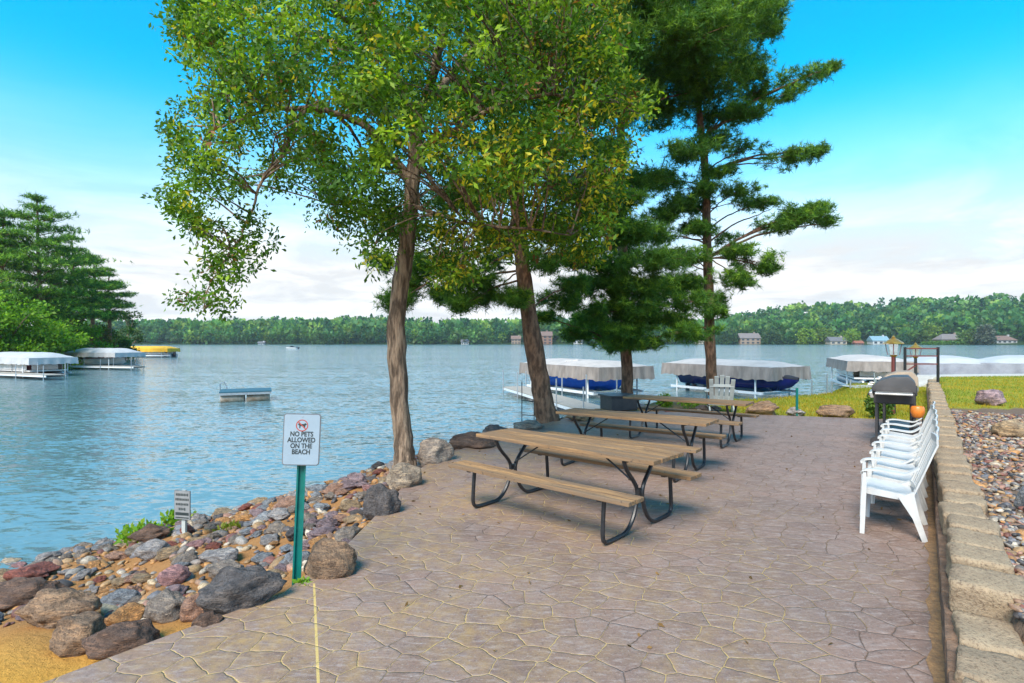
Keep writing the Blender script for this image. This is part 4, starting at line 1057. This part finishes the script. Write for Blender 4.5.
# ------------------------------------------------------------------ grills, lanterns, railing, slat chair
def grill(s0,q0,label,lidm,frontm,group=None):
    p=wallpt(s0,q0); r=empty('gas_grill',(p[0],p[1],0),math.atan2(.806,.592)+.03,label,'grill',group)   # front faces +Y (to the patio), length along X
    prof=[(.30,.92),(.31,.98),(.20,1.10),(.02,1.17),(-.20,1.18),(-.29,1.08),(-.30,.92)]
    b=MB(); n=len(prof); b.add([(-.38,y,z) for y,z in prof]+[(.38,y,z) for y,z in prof],[tuple(range(n)),tuple(range(2*n-1,n-1,-1))]+[((i+1)%n,i,n+i,n+(i+1)%n) for i in range(n)])
    lid=b.build('lid',lidm,r,bevel=.015,smooth=True,auto=40)
    b=MB(); b.tube([(-.28,.29,1.02),(-.28,.35,1.03),(.28,.35,1.03),(.28,.29,1.02)],.013,8); b.build('handle',M['steel'],lid,True)
    b=MB(); b.box((0,0,.82),(.74,.56,.19)); b.build('firebox',M['grill_black'],r,bevel=.02)
    b=MB(); b.box((0,.31,.86),(.74,.05,.10),Matrix.Rotation(R(-15),3,'X')); b.build('control_panel',frontm,r,bevel=.01)
    for k in (-.22,0,.22):
        b=MB(); b.lathe([(.024,0),(.026,.012),(.018,.03)],(0,0,0),12); o=b.build('knob',M['grill_black'],r,True,auto=40); o.location=(k,.335,.86); o.rotation_euler=(R(-90),0,0)
    for sx in (-1,1):
        b=MB(); b.box((sx*.575,.0,.915),(.36,.50,.03)); b.build('side_shelf',M['steel'] if sx<0 else M['grill_black'],r,bevel=.01)
        for sy in (-1,1):
            b=MB(); b.box((sx*.34,sy*.24,.36),(.04,.04,.72)); b.build('leg',M['grill_black'],r)
    b=MB(); b.box((0,0,.16),(.72,.52,.03)); b.build('bottom_shelf',M['grill_black'],r)
    b=MB(); b.box((0,-.25,.45),(.68,.012,.5)); b.build('back_panel',M['grill_grey'],r)
    for sy in (-1,1):
        b=MB(); b.tube([(-.40,sy*.24,.09),(-.36,sy*.24,.09)],.09,16); b.build('wheel',M['grill_black'],r,True,auto=40)
    return r
grill(11.35,-.52,'dark gas grill with grey lid standing past the white chairs',M['grill_grey'],M['steel'])
grill(13.15,-.50,'second gas grill with tan lid behind the grey one',M['tan_cover'],M['steel'])
p=wallpt(10.72,-.50)
b=MB(); b.lathe([(.06,0),(.10,.03),(.135,.12),(.125,.20),(.11,.22),(.10,.22),(.10,.19)],(0,0,0),20)
pot=empty('orange_pot',(6.36,8.78,.0),0,'round orange pot on a thin black stand at the near end of the grey grill','pot')
ob=b.build('bowl',M['orange_pot'],pot,True,auto=50,loc=(0,0,.545)); ob.scale=(.72,.72,.85)
b=MB()
for k in range(3):
    a=2.1*k; b.tube([(.13*math.cos(a),.13*math.sin(a),0),(.07*math.cos(a),.07*math.sin(a),.55)],.009,6)
b.tube([(.07*math.cos(2*math.pi*k/16),.07*math.sin(2*math.pi*k/16),.55) for k in range(17)],.009,6); b.build('stand',M['black_tube'],pot,True)

def lantern(x,y,z0,top,w,label,postm,group=None):
    r=empty('lantern_post',(x,y,z0),R(12),label,'lamp post',group); h=top-z0; hw=w/2
    for dx in ((-.04,.05) if w>.27 else (0,)):
        b=MB(); b.box((dx,dx*.6,(h-.52)/2),(.05,.05,h-.52)); b.build('post',postm if dx<=0 else M['grill_black'],r,bevel=.004)
    b=MB(); b.lathe([(w*.22,0),(w*.30,.02),(w*.42,.05)],(0,0,h-.52),4); b.build('base',M['brass'],r)
    b=MB()
    for k in range(4):
        a=R(45+90*k); b.beam((w*.40*math.cos(a),w*.40*math.sin(a),h-.47),(hw*1.1*math.cos(a),hw*1.1*math.sin(a),h-.20),.014,.014)
    b.build('cage',M['rust_post'],r)
    b=MB(); b.lathe([(w*.34,h-.47),(w*.44,h-.20)],(0,0,0),4); o=b.build('glass',M['lantern_glass'],r)
    for v in o.data.vertices:
        pass
    b=MB(); b.lathe([(w*.72,h-.20),(w*.70,h-.175),(w*.35,h-.10),(w*.14,h-.065),(w*.16,h-.045),(w*.06,h-.02),(.012,h)],(0,0,0),8); b.build('roof',M['brass'],r,True,auto=30)
    return r
lantern((893.5-512)*13.6/F,13.6,.0,P(0,335.5,13.6).z,.30,'larger brass roofed lantern on twin posts behind the grills',M['rust_post'])
lantern((915.5-512)*18.6/F,18.6,.3,P(0,342.5,18.6).z,.29,'smaller brass roofed lantern on a black post by the railing',M['grill_black'])
Y0=18.3; r=empty('metal_railing',(P(905,0,Y0).x,Y0,tz(P(920,0,Y0).x,Y0)),0,'black metal railing frame at the end of the stone wall','railing')
Bx=r.location.x
for pxx in (905,938):
    x=P(pxx,0,Y0).x-Bx; b=MB(); b.box((x,0,(P(0,347,Y0).z-r.location.z)/2-.1),(.06,.06,P(0,347,Y0).z-r.location.z+.2)); b.build('post',M['black_tube'],r)
for pyy in (348.5,356,364):
    z=P(0,pyy,Y0).z-r.location.z; b=MB(); b.box(((P(938,0,Y0).x-Bx)/2,0,z),(P(938,0,Y0).x-Bx-.06,.035,.04)); b.build('rail',M['rust_post'],r)
b=MB(); b.beam((0.03,.03,P(0,372,Y0).z-r.location.z),(P(917,0,Y0).x-Bx,.03,P(0,365,Y0).z-r.location.z),.03,.04); b.build('rail',M['rust_post'],r)

def slat_chair(x,y,rz,label):
    z=tz(x,y) if y>14.2 else 0
    r=empty('slat_chair',(x,y,z),rz,label,'chair'); m=M['grey_plastic']
    for k in range(5):
        t=(k-2)/2; b=MB(); hgt=.98-.10*t*t
        b.beam((t*.22,-.28,.24),(t*.255,-.58,hgt),.10,.02,up=(0,1,0)); b.build('back_slat',m,r,bevel=.008)
    for k in range(5):
        b=MB(); b.box((0,.28-.125*k,.37-.035*k),(.52,.112,.02),Matrix.Rotation(R(14),3,'X')); b.build('seat_slat',m,r,bevel=.006)
    for sx in (-1,1):
        b=MB(); b.box((sx*.32,-.05,.56),(.13,.72,.025)); b.build('armrest',m,r,bevel=.01)
        b=MB(); b.box((sx*.30,.27,.27),(.03,.10,.55)); b.build('leg',m,r)
        b=MB(); b.beam((sx*.28,.30,.36),(sx*.28,-.55,.06),.03,.11); b.build('leg',m,r)
    b=MB(); b.beam((-.28,-.50,.72),(.28,-.50,.72),.02,.07); b.build('back_rail',m,r)
    return r
slat_chair(5.30,14.25,R(-16),'grey slat back garden chair facing the lake beside the tall pine')
pb=P(619,410,14.6); 
r=empty('black_box',(2.75,14.45,0),R(20),'low black box with flat lid beside the dense pine trunk','box')
b=MB(); b.box((0,0,.17),(.75,.6,.34)); b.build('body',M['grill_black'],r,bevel=.02)
b=MB(); b.box((0,0,.365),(.84,.68,.045)); b.build('lid',M['grill_grey'],r,bevel=.01)
# thin stakes
for (px_,pt,pbm,lab,mt) in ((797,388,417,'thin green metal stake at the lawn edge behind the small grey rock','green_post'),):
    p=hit(px_,pbm); b=MB(); hgt=P(0,pt,p.y).z-p.z; b.box((0,0,hgt/2-.1),(.05,.03,hgt+.2)); b.box((0,.02,hgt/2-.1),(.015,.03,hgt+.2))
    o=b.build('steel_stake',M[mt],None,loc=p); tag(o,lab,'stake')
r=empty('wire_trellis',P(528,420,12.6),R(10),'thin dark wire frame standing in the bank beside the leaning pine','frame'); r.location.z=tz(r.location.x,12.6)
for dx in (-.14,.14):
    b=MB(); b.tube([(dx,0,-.2),(dx,0,1.05)],.010,6); b.build('upright',M['black_tube'],r,True)
for z in (.3,.62,):
    b=MB(); b.tube([(-.14,0,z),(.14,0,z-.02)],.008,6); b.build('crossbar',M['black_tube'],r,True)

# ------------------------------------------------------------------ grass, weeds, bushes
xs=rng.uniform(1.5,30,110000); ys=rng.uniform(11.6,24,110000); d=poly_dist(xs,ys,UP); s_,q_=wall_coords(xs,ys)
pd=poly_dist(xs,ys,np.array(PATIO)); zz=terrain(xs,ys)
left=(q_<-.05)&(pd>.35)&(d<.9)&(xs>5.3+.35*np.sin(ys*5)); right=(q_>.32)&(d<1.0)&(ys>11.75)
nearr=rng.random(len(xs))<np.where(right,.75,1.0); keep=(left|right)&nearr
xs,ys,zz,rt=xs[keep],ys[keep],zz[keep],right[keep]; n=len(xs)
dirs=rng.normal(0,.35,(n,3)); dirs[:,2]=1
pat=np.array([mnoise.noise(Vector((a*.7,b_*.7,3))) for a,b_ in zip(xs,ys)])
gc=np.where((pat+rng.normal(0,.2,n)>.0)[:,None],np.array([.42,.29,.025]),np.where(rt[:,None],np.array([.20,.25,.025]),np.array([.27,.27,.02])))*rng.uniform(.7,1.25,(n,1))
o=link('lawn_grass',leaves_mesh('lawn_grass',np.stack([xs,ys,zz-.01],1),dirs,np.where(rt,rng.uniform(.035,.075,n),rng.uniform(.05,.11,n)),np.full(n,.022),gc,tri=True),M['grass']); tag(o,'yellow green lawn grass beyond the patio and gravel','grass',kind='stuff')
def weed(px,py,w,h,label,cols=((.16,.32,.02),(.26,.36,.03)),n=160,wide=False,L=None,name='weed_plant',pos=None):
    p=pos if pos is not None else hit(px,py); sc=p.y/F
    o_=rng.standard_normal((n,3)); o_=unit(o_)*rng.random((n,1))**.5; base=o_*np.array([w*sc*.5,w*sc*.4,h*sc*.45])+np.array([0,0,h*sc*.40])
    base[:,2]=np.maximum(base[:,2],0.0)
    dirs=rng.normal(0,.6,(n,3)); dirs[:,2]+=.6
    c=np.array([cols[k%len(cols)] for k in range(n)])*rng.uniform(.7,1.25,(n,1)); ln=rng.uniform(.7,1.3,n)*(L or .08)
    o=link(name,leaves_mesh(name,base,dirs,ln,ln*(.55 if wide else .3),c),M['leaf'],loc=p); tag(o,label,'plant'); return o
weed(206,516,46,26,'bright green weeds beside the small shoreline sign',n=420,wide=True)
weed(232,506,40,22,'green weeds between the shoreline rocks and water',n=380,wide=True)
weed(268,496,36,22,'green weed tuft at the water edge left of the sign post',n=380)
weed(143,541,50,18,'low weeds at the beach end of the riprap',n=380,wide=True)
weed(85,546,18,7,'tiny green weeds where the beach meets the rocks',n=110)
weed(178,526,30,16,'leafy weeds at the foot of the small shoreline sign',n=260,wide=True)
weed(250,501,26,14,'low leafy weeds between two tufts on the waterline',n=240,wide=True)
weed(303,480,22,32,'tall wispy grass tuft behind the no pets sign',cols=((.26,.26,.05),(.18,.24,.04)),n=90,L=.2)
weed(304,590,14,10,'small leafy weed at the base of the green post',n=70,wide=True,L=.05)
weed(290,488,12,20,'thin grass stalks beside the green sign post',cols=((.26,.24,.06),),n=40,L=.2)
weed(230,532,24,7,'mossy green patch among the middle rocks',cols=((.22,.24,.03),),n=120)
weed(876,401,26,26,'leafy green bush left of the grills at the lawn edge',cols=((.06,.13,.02),(.12,.20,.03)),n=900,wide=True,L=.10,name='bush',pos=Vector((8.6,13.1,0)))
weed(931,395,10,24,'leafy shrub squeezed between grill and stone wall',cols=((.08,.16,.02),(.14,.22,.03)),n=420,wide=True,L=.09,name='bush',pos=Vector((7.75,10.05,0)))
for k in range(9):
    x=rnd.uniform(2.3,5.3); y=15.0-.18*x+rnd.uniform(-.2,.9); s_=rnd.uniform(.16,.34); cn,cl=rnd.choices(KINDC,WEI)[0]
    put_rock('rock',rnd.choice(ROCKM),(x,y,tz(x,y)),(s_*1.2,s_,s_*.6),cn,rnd.uniform(0,6.28),f'{cl} stone on the bank between the two pine trunks',f'{cl} stones between the pine trunks',sink=.2,tilt=.2)
weed(665,408,17,16,'pale green weeds on the bank between the pine trunks',n=520,wide=True)
weed(690,409,22,12,'small weed patch behind the farthest picnic table',n=180,wide=True)
# scattered dry leaves on the patio
n=95; xs=rng.uniform(-1.2,6,n*6); ys=rng.uniform(2.6,11,n*6); k=(poly_dist(xs,ys,np.array(PATIO))<-.1); xs,ys=xs[k][:n],ys[k][:n]; n=len(xs)
dr=rng.normal(0,1,(n,3)); dr[:,2]=.12
o=link('fallen_leaves',leaves_mesh('fallen_leaves',np.stack([xs,ys,np.full(n,.006)],1),dr,rng.uniform(.03,.06,n),rng.uniform(.015,.03,n),np.array([.20,.11,.04])*rng.uniform(.5,1.8,(n,1))),M['leaf']); tag(o,'few small dry leaves scattered over the patio','leaves',kind='stuff')

# ------------------------------------------------------------------ the wooded shore across the bay
def shore_pine(x,y,h,cr,label,low=.28,seed=0):
    z0=tz(x,y); B=np.array([x,y,z0]); r=empty('pine_tree',B,0,label,'tree','pines on the wooded shore')
    t=MB(); tp=wobble([(0,0,-.3),(.1,0,h*.4),(rnd.uniform(-.3,.3),.1,h*.75),(rnd.uniform(-.3,.3),0,h*.97)],5,.05); t.tube(tp,taper(len(tp),.32,.04),9,rough=.15)
    C=[];K=[];lev=int(h*.72)
    for i in range(lev):
        f=low+(1-low)*(i+rnd.random()*.6)/lev; zc=h*f; rad=cr*(.55+.45*min(1,(f-low)/(1-low)*3.5))*(1-max(0,(f-low)/(1-low))**1.7)*rnd.uniform(.75,1.1)+.25
        nb=4 if f<.85 else 3
        a0=rnd.uniform(0,6.28)
        for k in range(nb):
            a=a0+6.28*k/nb+rnd.uniform(-.35,.35); rl=rad*rnd.uniform(.45,1.35)
            e=Vector((math.cos(a)*rl,math.sin(a)*rl,zc+rl*.10)); t.tube([(0,0,zc-.25*rl),tuple(e*.5+Vector((0,0,zc*.5-.1*rl))),tuple(e)],[.07,.05,.015],4,cap=False)
            nn=int(40*rl/1.5)+10; g=rng.random((nn,1))**.6; lat=np.clip(rng.normal(0,.20*rl+.15,(nn,2)),-.5*rl-.2,.5*rl+.2)
            pt=np.array([[math.cos(a)*rl,math.sin(a)*rl,0]])*(.25+.85*g)+np.array([0,0,zc])
            pt[:,:2]+=lat; pt[:,2]+=rl*.16*g[:,0]-.10+rng.normal(0,.13,nn)
            C.append(pt); u=rng.random((nn,1)); K.append(np.where(u<.35,PCOL[0],np.where(u<.75,PCOL[1]*1.1,PCOL[2]*1.25)))
    t.build('trunk',M['bark_pine'],r,True,auto=80)
    C=np.concatenate(C);K=np.concatenate(K); tufts('crown',C,8,.46,.07,K,M['needle'],r,up=.5); return r
def broadleaf(x,y,h,cr,label,name='broadleaf_tree',cols=((.055,.12,.015),(.10,.18,.02)),group=None,n=900,leaf=.34,low=.12,cat='tree'):
    z0=tz(x,y); r=empty(name,(x,y,z0),0,label,cat,group)
    t=MB(); t.tube(wobble([(0,0,-.3),(.05,0,h*.3),(.1,.05,h*.7)],4,.04),taper(9,.16*h/6,.03),7)
    C=[]; nb=max(5,int(cr*2.2))
    for k in range(nb*3):
        a=rnd.uniform(0,6.28); f=rnd.random(); rr_=cr*math.sqrt(rnd.random())*(.6+.4*math.sin(math.pi*min(f*1.1,1)))
        c=Vector((math.cos(a)*rr_,math.sin(a)*rr_,h*(low+(1-low)*f)*(1-.28*(rr_/cr)**2)))
        t.tube([(0.05,0,max(.2,c.z*.55)),tuple(c*.6+Vector((0,0,c.z*.25))),tuple(c)],[.06,.04,.015],4,cap=False)
        g=unit(rng.standard_normal((n//nb//3+1,3)))*rng.random((n//nb//3+1,1))**.4; C.append(np.array(c[:])+g*np.array([cr*.36,cr*.36,cr*.24]))
    t.build('trunk',M['bark_oak'],r,True,auto=80)
    C=np.concatenate(C); C[:,2]=np.maximum(C[:,2],.1); u=rng.random((len(C),1)); K=np.where(u<.5,np.array(cols[0]),np.array(cols[1]))*rng.uniform(.8,1.2,(len(C),1))
    spray_leaves('crown',C,4,leaf,leaf*.62,K,M['leaf'],r,spread=leaf*.8,droop=.1); return r
def at(px,Y): return (px-512)*Y/F
for px_,Y,h,cr,lab,low in ((38,60,18.8,4.9,'tallest pine on the wooded shore across the bay',.22),(2,58,16.2,4.2,'pine cut by the photo edge on the wooded shore',.25),(70,66,15.6,3.8,'middle pine between the tallest and the leaning pair',.25),
      (92,74,14.4,2.8,'slender bare trunked pine of the wooded shore',.42),(109,78,13.6,3.0,'pine at the lake end of the wooded shore group',.42),(-40,62,17,4.4,'pine just outside the frame on the wooded shore',.25)):
    shore_pine(at(px_,Y),Y,h,cr,lab,low)
LG=((.10,.22,.012),(.19,.33,.02)); DG=((.035,.085,.014),(.06,.125,.018)); RG=((.11,.10,.02),(.07,.10,.02))
for k,(px_,Y,h,cr,cl,lab,nn) in enumerate((
 (8,51,7.0,3.9,LG,'bright green tree leaning over the first white canopy',1300),(32,54,6.8,3.6,LG,'bright green tree behind the closest white canopy',1100),(-22,49,6.0,3.4,LG,'bright green tree cut off by the photo edge',900),
 (55,57,5.6,3.2,LG,'lower bright green tree between the two white canopies',900),(76,64,5.2,3.0,LG,'rounded green bush tree behind the second white canopy',800),(97,74,4.6,2.0,RG,'rusty olive shrub tree near the wooded point',600),
 (112,80,4.9,2.3,DG,'dark green tree near the tip of the wooded point',700),(124,88,5.4,2.4,DG,'dark tree at the very tip of the wooded point',700),(128,92,8.2,2.0,((.05,.09,.03),(.08,.12,.04)),'thin greyish tree rising over the wooded point',350),
 (84,78,6.0,2.6,DG,'dark tree among the pine trunks',700),(60,70,6.0,3.0,DG,'dark tree beneath the middle pine',700),(20,66,7.5,4.0,DG,'dark broad tree under the tallest pine',900))):
    broadleaf(at(px_,Y),Y,h,cr,lab,cols=cl,n=nn,group='broadleaf trees of the wooded shore',low=.05)

# far woods: one mass of crowns on the hills
def far_woods():
    C=[];Dv=[];Lg=[];K=[]
    n=2600; pxs=rng.uniform(60,1110,n*2); t=rng.random(n*2)**1.3
    cnt=0
    for px_,tt in zip(pxs,t):
        if cnt>=n: break
        fs=float(far_shore(px_)); r_=8+tt*260; Y=fs+r_; x=(px_-512)*Y/F; z=tz(x,Y)
        # leave clearings in front of the houses
        if any(abs(px_-hx)<hw and r_<dd for hx,hw,dd in CLEAR): continue
        h=rng.uniform(9,21)*(.7 if r_<22 else 1); w=h*rng.uniform(.24,.42); con=rng.random()<.26
        if con: w*=.6; h*=1.15
        nq=46; g=unit(rng.standard_normal((nq,3)))*rng.uniform(.7,1.05,(nq,1))
        if con: f=rng.random((nq,1)); pos=np.column_stack([g[:,:2]*w*(1.15-f),f[:,0]*h])
        else: pos=np.column_stack([g[:,:2]*w,h*.56+g[:,2]*h*.44])
        C.append(pos+[x,Y,z]); Dv.append(g+[0,0,.5]); Lg.append(np.full(nq,w*.75))
        u=rng.random(); base=np.array([.030,.095,.040]) if con else (np.array([.050,.125,.035]) if u<.5 else (np.array([.085,.165,.035]) if u<.85 else np.array([.14,.21,.035])))
        K.append(base*1.35*rng.uniform(.65,1.4)*(.85+.4*np.clip(g[:,2:],-.6,1))*rng.uniform(.85,1.15,(nq,1))); cnt+=1  # crown tops lightened and undersides darkened in the leaf colour, as painted shading
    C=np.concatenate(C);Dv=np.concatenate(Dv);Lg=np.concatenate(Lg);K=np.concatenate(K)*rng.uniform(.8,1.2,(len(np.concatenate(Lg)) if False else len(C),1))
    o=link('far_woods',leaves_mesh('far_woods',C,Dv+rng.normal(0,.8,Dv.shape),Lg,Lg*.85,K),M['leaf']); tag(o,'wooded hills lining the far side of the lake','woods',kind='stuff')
CLEAR=[(540,24,30),(575,9,22),(212+300,9,22),(746,20,34),(838,26,30),(880,22,34),(948,24,40),(1000,30,40),(700,12,26)]
far_woods()
def house(px,py_base,wpx,hpx,wall_m,roof_m,label,stor=2,roofh=.45,rz=0.0,off=14,gable=True):
    Y=float(far_shore(px))+off; x=at(px,Y); z=tz(x,Y); w=wpx*.9*Y/F; h=hpx*.85*Y/F; d=w*.6
    r=empty('lake_house',(x,Y,z-.3),rz,label,'house'); wh=h*(1-roofh)
    b=MB(); b.box((0,0,wh/2),(w,d,wh)); b.build('wall',wall_m,r)
    b=MB(); e=.6; rh=h*roofh; g=0 if gable else w*.25
    b.add([(-w/2-e,-d/2-e,wh),(w/2+e,-d/2-e,wh),(w/2+e,d/2+e,wh),(-w/2-e,d/2+e,wh),(-w/2-e+g,0,wh+rh),(w/2+e-g,0,wh+rh)],[(0,1,5,4),(2,3,4,5),(1,2,5),(3,0,4),(3,2,1,0)]); b.build('roof',roof_m,r)
    n=max(3,int(w/4)); 
    for s_ in range(stor):
        for k in range(n):
            b=MB(); b.box((-w/2+w*(k+.5)/n,-d/2-.03,wh*(s_+.5)/stor),(w/n*.5,.1,wh/stor*.5)); b.build('window',M['glass_dark'],r)
    b=MB(); b.box((w*.3,0,wh+rh*.8),(1.2,1.2,rh*.9)); b.build('chimney',wall_m,r)
    return r
house(540,342,26,15,M['wall_brown'],M['roof_brown'],'large brown lakeside house seen past the leaning pine',3,.35)
house(516,342,10,10,M['wall_tanwall'],M['roof_brown'],'tan house wing beside the large brown lakeside house',2,.4)
house(578,342,10,8,M['wall_white'],M['roof_grey'],'small white house on the far shore past the dense pine',1,.4)
house(748,342,22,13,M['wall_tanwall'],M['roof_pale'],'tan far shore house with pale roof past the tall pine',2,.45)
house(700,342,10,11,M['wall_cream'],M['roof_pale'],'pale house half hidden by the tall pine trunk',2,.4)
house(836,342,18,9,M['wall_cream'],M['roof_grey'],'cream far shore house with grey roof above a stone terrace',1,.55,off=12)
house(878,341,18,10,M['wall_white'],M['roof_teal'],'white far shore house with pale teal roof',1,.55,off=12)
house(858,343,9,5,M['wall_brown'],M['roof_red'],'low red roofed boathouse on the far shore',1,.6,off=6)
house(948,338,24,11,M['wall_tanwall'],M['roof_pale'],'far shore house with pale hipped roof above a green hedge',1,.6,off=26,gable=False)
house(1002,337,22,9,M['wall_grey'],M['roof_brown'],'low grey far shore house near the photo edge',1,.6,off=26,gable=False)
house(262,343,7,4,M['wall_white'],M['roof_grey'],'tiny white boathouse on the distant shore beyond the raft',1,.5,off=6)
house(465,343,8,6,M['wall_white'],M['roof_grey'],'small white cottage on the distant shore near the leaning pine',1,.5,off=8)
for k,(px_,h,cr,cl,lab,off) in enumerate(((805,12,9,((.16,.26,.02),(.22,.32,.03)),'bright lime green tree standing on the far shore',14),(824,13,8,((.12,.20,.03),(.16,.24,.04)),'olive green tree behind the lime green one',22),(850,12,8,((.14,.24,.02),(.20,.30,.03)),'lime green tree between the cream and teal roofed houses',16),
   (728,12,9,((.04,.09,.03),(.07,.13,.03)),'dark round tree left of the tan far shore house',10),(772,11,8,((.04,.09,.03),(.07,.12,.03)),'dark round tree beside the tan far shore house',10),(930,14,8,((.13,.21,.02),(.18,.27,.03)),'yellow green tree above the hedge house',45),
   (968,11,6,((.10,.17,.03),(.14,.2,.04)),'pale tree beside the hipped roof house',14),(985,15,5,((.10,.12,.08),(.13,.15,.10)),'thin pale tree at the shore between the two low houses',6),(320,11,8,((.07,.14,.04),(.10,.18,.05)),'lighter green tree on the distant shore beyond the raft',8))):
    Y=float(far_shore(px_))+off; broadleaf(at(px_,Y),Y,h,cr,lab,cols=cl,n=420,leaf=1.9,low=.05,group='light trees on the far shore')
Y=float(far_shore(950))+6
n=1600; xx=rng.uniform(at(925,Y),at(975,Y),n); yy=Y+rng.uniform(-2,5,n); zz=terrain(xx,yy)+rng.uniform(0,2.6,n)
o=link('shore_hedge',leaves_mesh('shore_hedge',np.stack([xx,yy,zz],1),rng.normal(0,1,(n,3)),np.full(n,1.4),np.full(n,1.0),np.array([.09,.19,.02])*rng.uniform(.7,1.2,(n,1))),M['leaf']); tag(o,'bright green hedge along the far shore below the hipped roof house','hedge')
for px_,lab in ((292,'tiny white motorboat far out on the open lake'),):
    q=G(px_,349,WATER_Z); speedboat(q.x,q.y,WATER_Z-.15,R(70),5.5,2.1,M['white_hull'],M['dark_cover'],lab)

# ------------------------------------------------------------------ the air over the lake
b=MB(); b.box((0,0,48),(3200,3200,104)); hz=b.build('haze',None)
hm=bpy.data.materials.new('lake_air'); hm.use_nodes=True; t=NT(hm); t.n.clear()
vo=t('ShaderNodeVolumePrincipled'); vo.inputs['Color'].default_value=(.86,.93,1.0,1); vo.inputs['Density'].default_value=.00016; vo.inputs['Anisotropy'].default_value=.2
ho=t('ShaderNodeOutputMaterial'); t.l.new(vo.outputs[0],ho.inputs['Volume']); hz.data.materials.append(hm)
tag(hz,'thin pale haze in the air over the lake','haze',kind='stuff')

# ------------------------------------------------------------------ sky, sun, camera
SUN_EL,SUN_AZ=R(47),R(209)           # azimuth clockwise from +Y: behind the camera, to its right
w=bpy.data.worlds.new('World'); SC.world=w; w.use_nodes=True; t=NT(w); t.n.clear()
out=t('ShaderNodeOutputWorld'); bg=t('ShaderNodeBackground'); t.l.new(bg.outputs[0],out.inputs[0])
sky=t('ShaderNodeTexSky',sky_type='NISHITA',sun_disc=False,sun_elevation=SUN_EL,sun_rotation=SUN_AZ,air_density=1.0,dust_density=.6,ozone_density=3.0,altitude=300)
hs=t('ShaderNodeHueSaturation',inp={'Saturation':1.62,'Value':.78,'Hue':.476}); t.l.new(sky.outputs[0],hs.inputs['Color'])
co=t('ShaderNodeTexCoord').outputs['Generated']; sx=t('ShaderNodeSeparateXYZ'); t.l.new(co,sx.inputs[0])
el=sx.outputs[2]
# cloud bank: direction projected on a plane overhead so the clouds flatten towards the horizon
dn=t.math('ADD',t.math('MAXIMUM',el,0.0),.12)
cv=t('ShaderNodeCombineXYZ'); t.l.new(t.math('DIVIDE',sx.outputs[0],dn),cv.inputs[0]); t.l.new(t.math('DIVIDE',sx.outputs[1],dn),cv.inputs[1])
cn=t.noise(cv.outputs[0],.75,7,.58,dist=.3)
low=t('ShaderNodeMapRange',interpolation_type='SMOOTHERSTEP',inp={1:.02,2:.43,3:1.0,4:.0}); t.l.new(el,low.inputs[0])
cf=t.math('ADD',t.math('MULTIPLY',low.outputs[0],1.0),t.math('MULTIPLY',t.math('MULTIPLY',t.math('ADD',cn,-.5),.75),low.outputs[0]))
cmask=t.ramp(cf,[(.0,0),(.92,1)])
shade=t.ramp(t.noise(cv.outputs[0],1.15,7,.6,dist=.5),[(.42,0),(.58,1)])
cc=t.mix(shade,(2.02,2.06,2.08),(2.70,2.70,2.68))
t.l.new(t.mix(cmask,hs.outputs[0],cc),bg.inputs[0]); bg.inputs[1].default_value=.14
sl=bpy.data.lights.new('sun','SUN'); sl.energy=1.9; sl.angle=R(30); sl.color=(1,.92,.80)
so=bpy.data.objects.new('sun',sl); COL.objects.link(so)
dv=Vector((math.sin(SUN_AZ)*math.cos(SUN_EL),math.cos(SUN_AZ)*math.cos(SUN_EL),math.sin(SUN_EL)))
so.rotation_euler=dv.to_track_quat('Z','Y').to_euler(); so.location=(0,0,40)
cam=bpy.data.cameras.new('camera'); cam.sensor_width=36; cam.lens=F*36/1024; cam.clip_end=9000; cam.clip_start=.05
cob=bpy.data.objects.new('camera',cam); COL.objects.link(cob); cob.location=(0,0,H); cob.rotation_euler=(R(90),0,0); SC.camera=cob
SC.view_settings.view_transform='Standard'; SC.view_settings.look='None'; SC.view_settings.gamma=1; SC.view_settings.exposure=1.70; SC.view_settings.use_curve_mapping=False
SC.render.engine='CYCLES'; SC.cycles.max_bounces=7; SC.cycles.transparent_max_bounces=6; SC.cycles.use_denoising=True
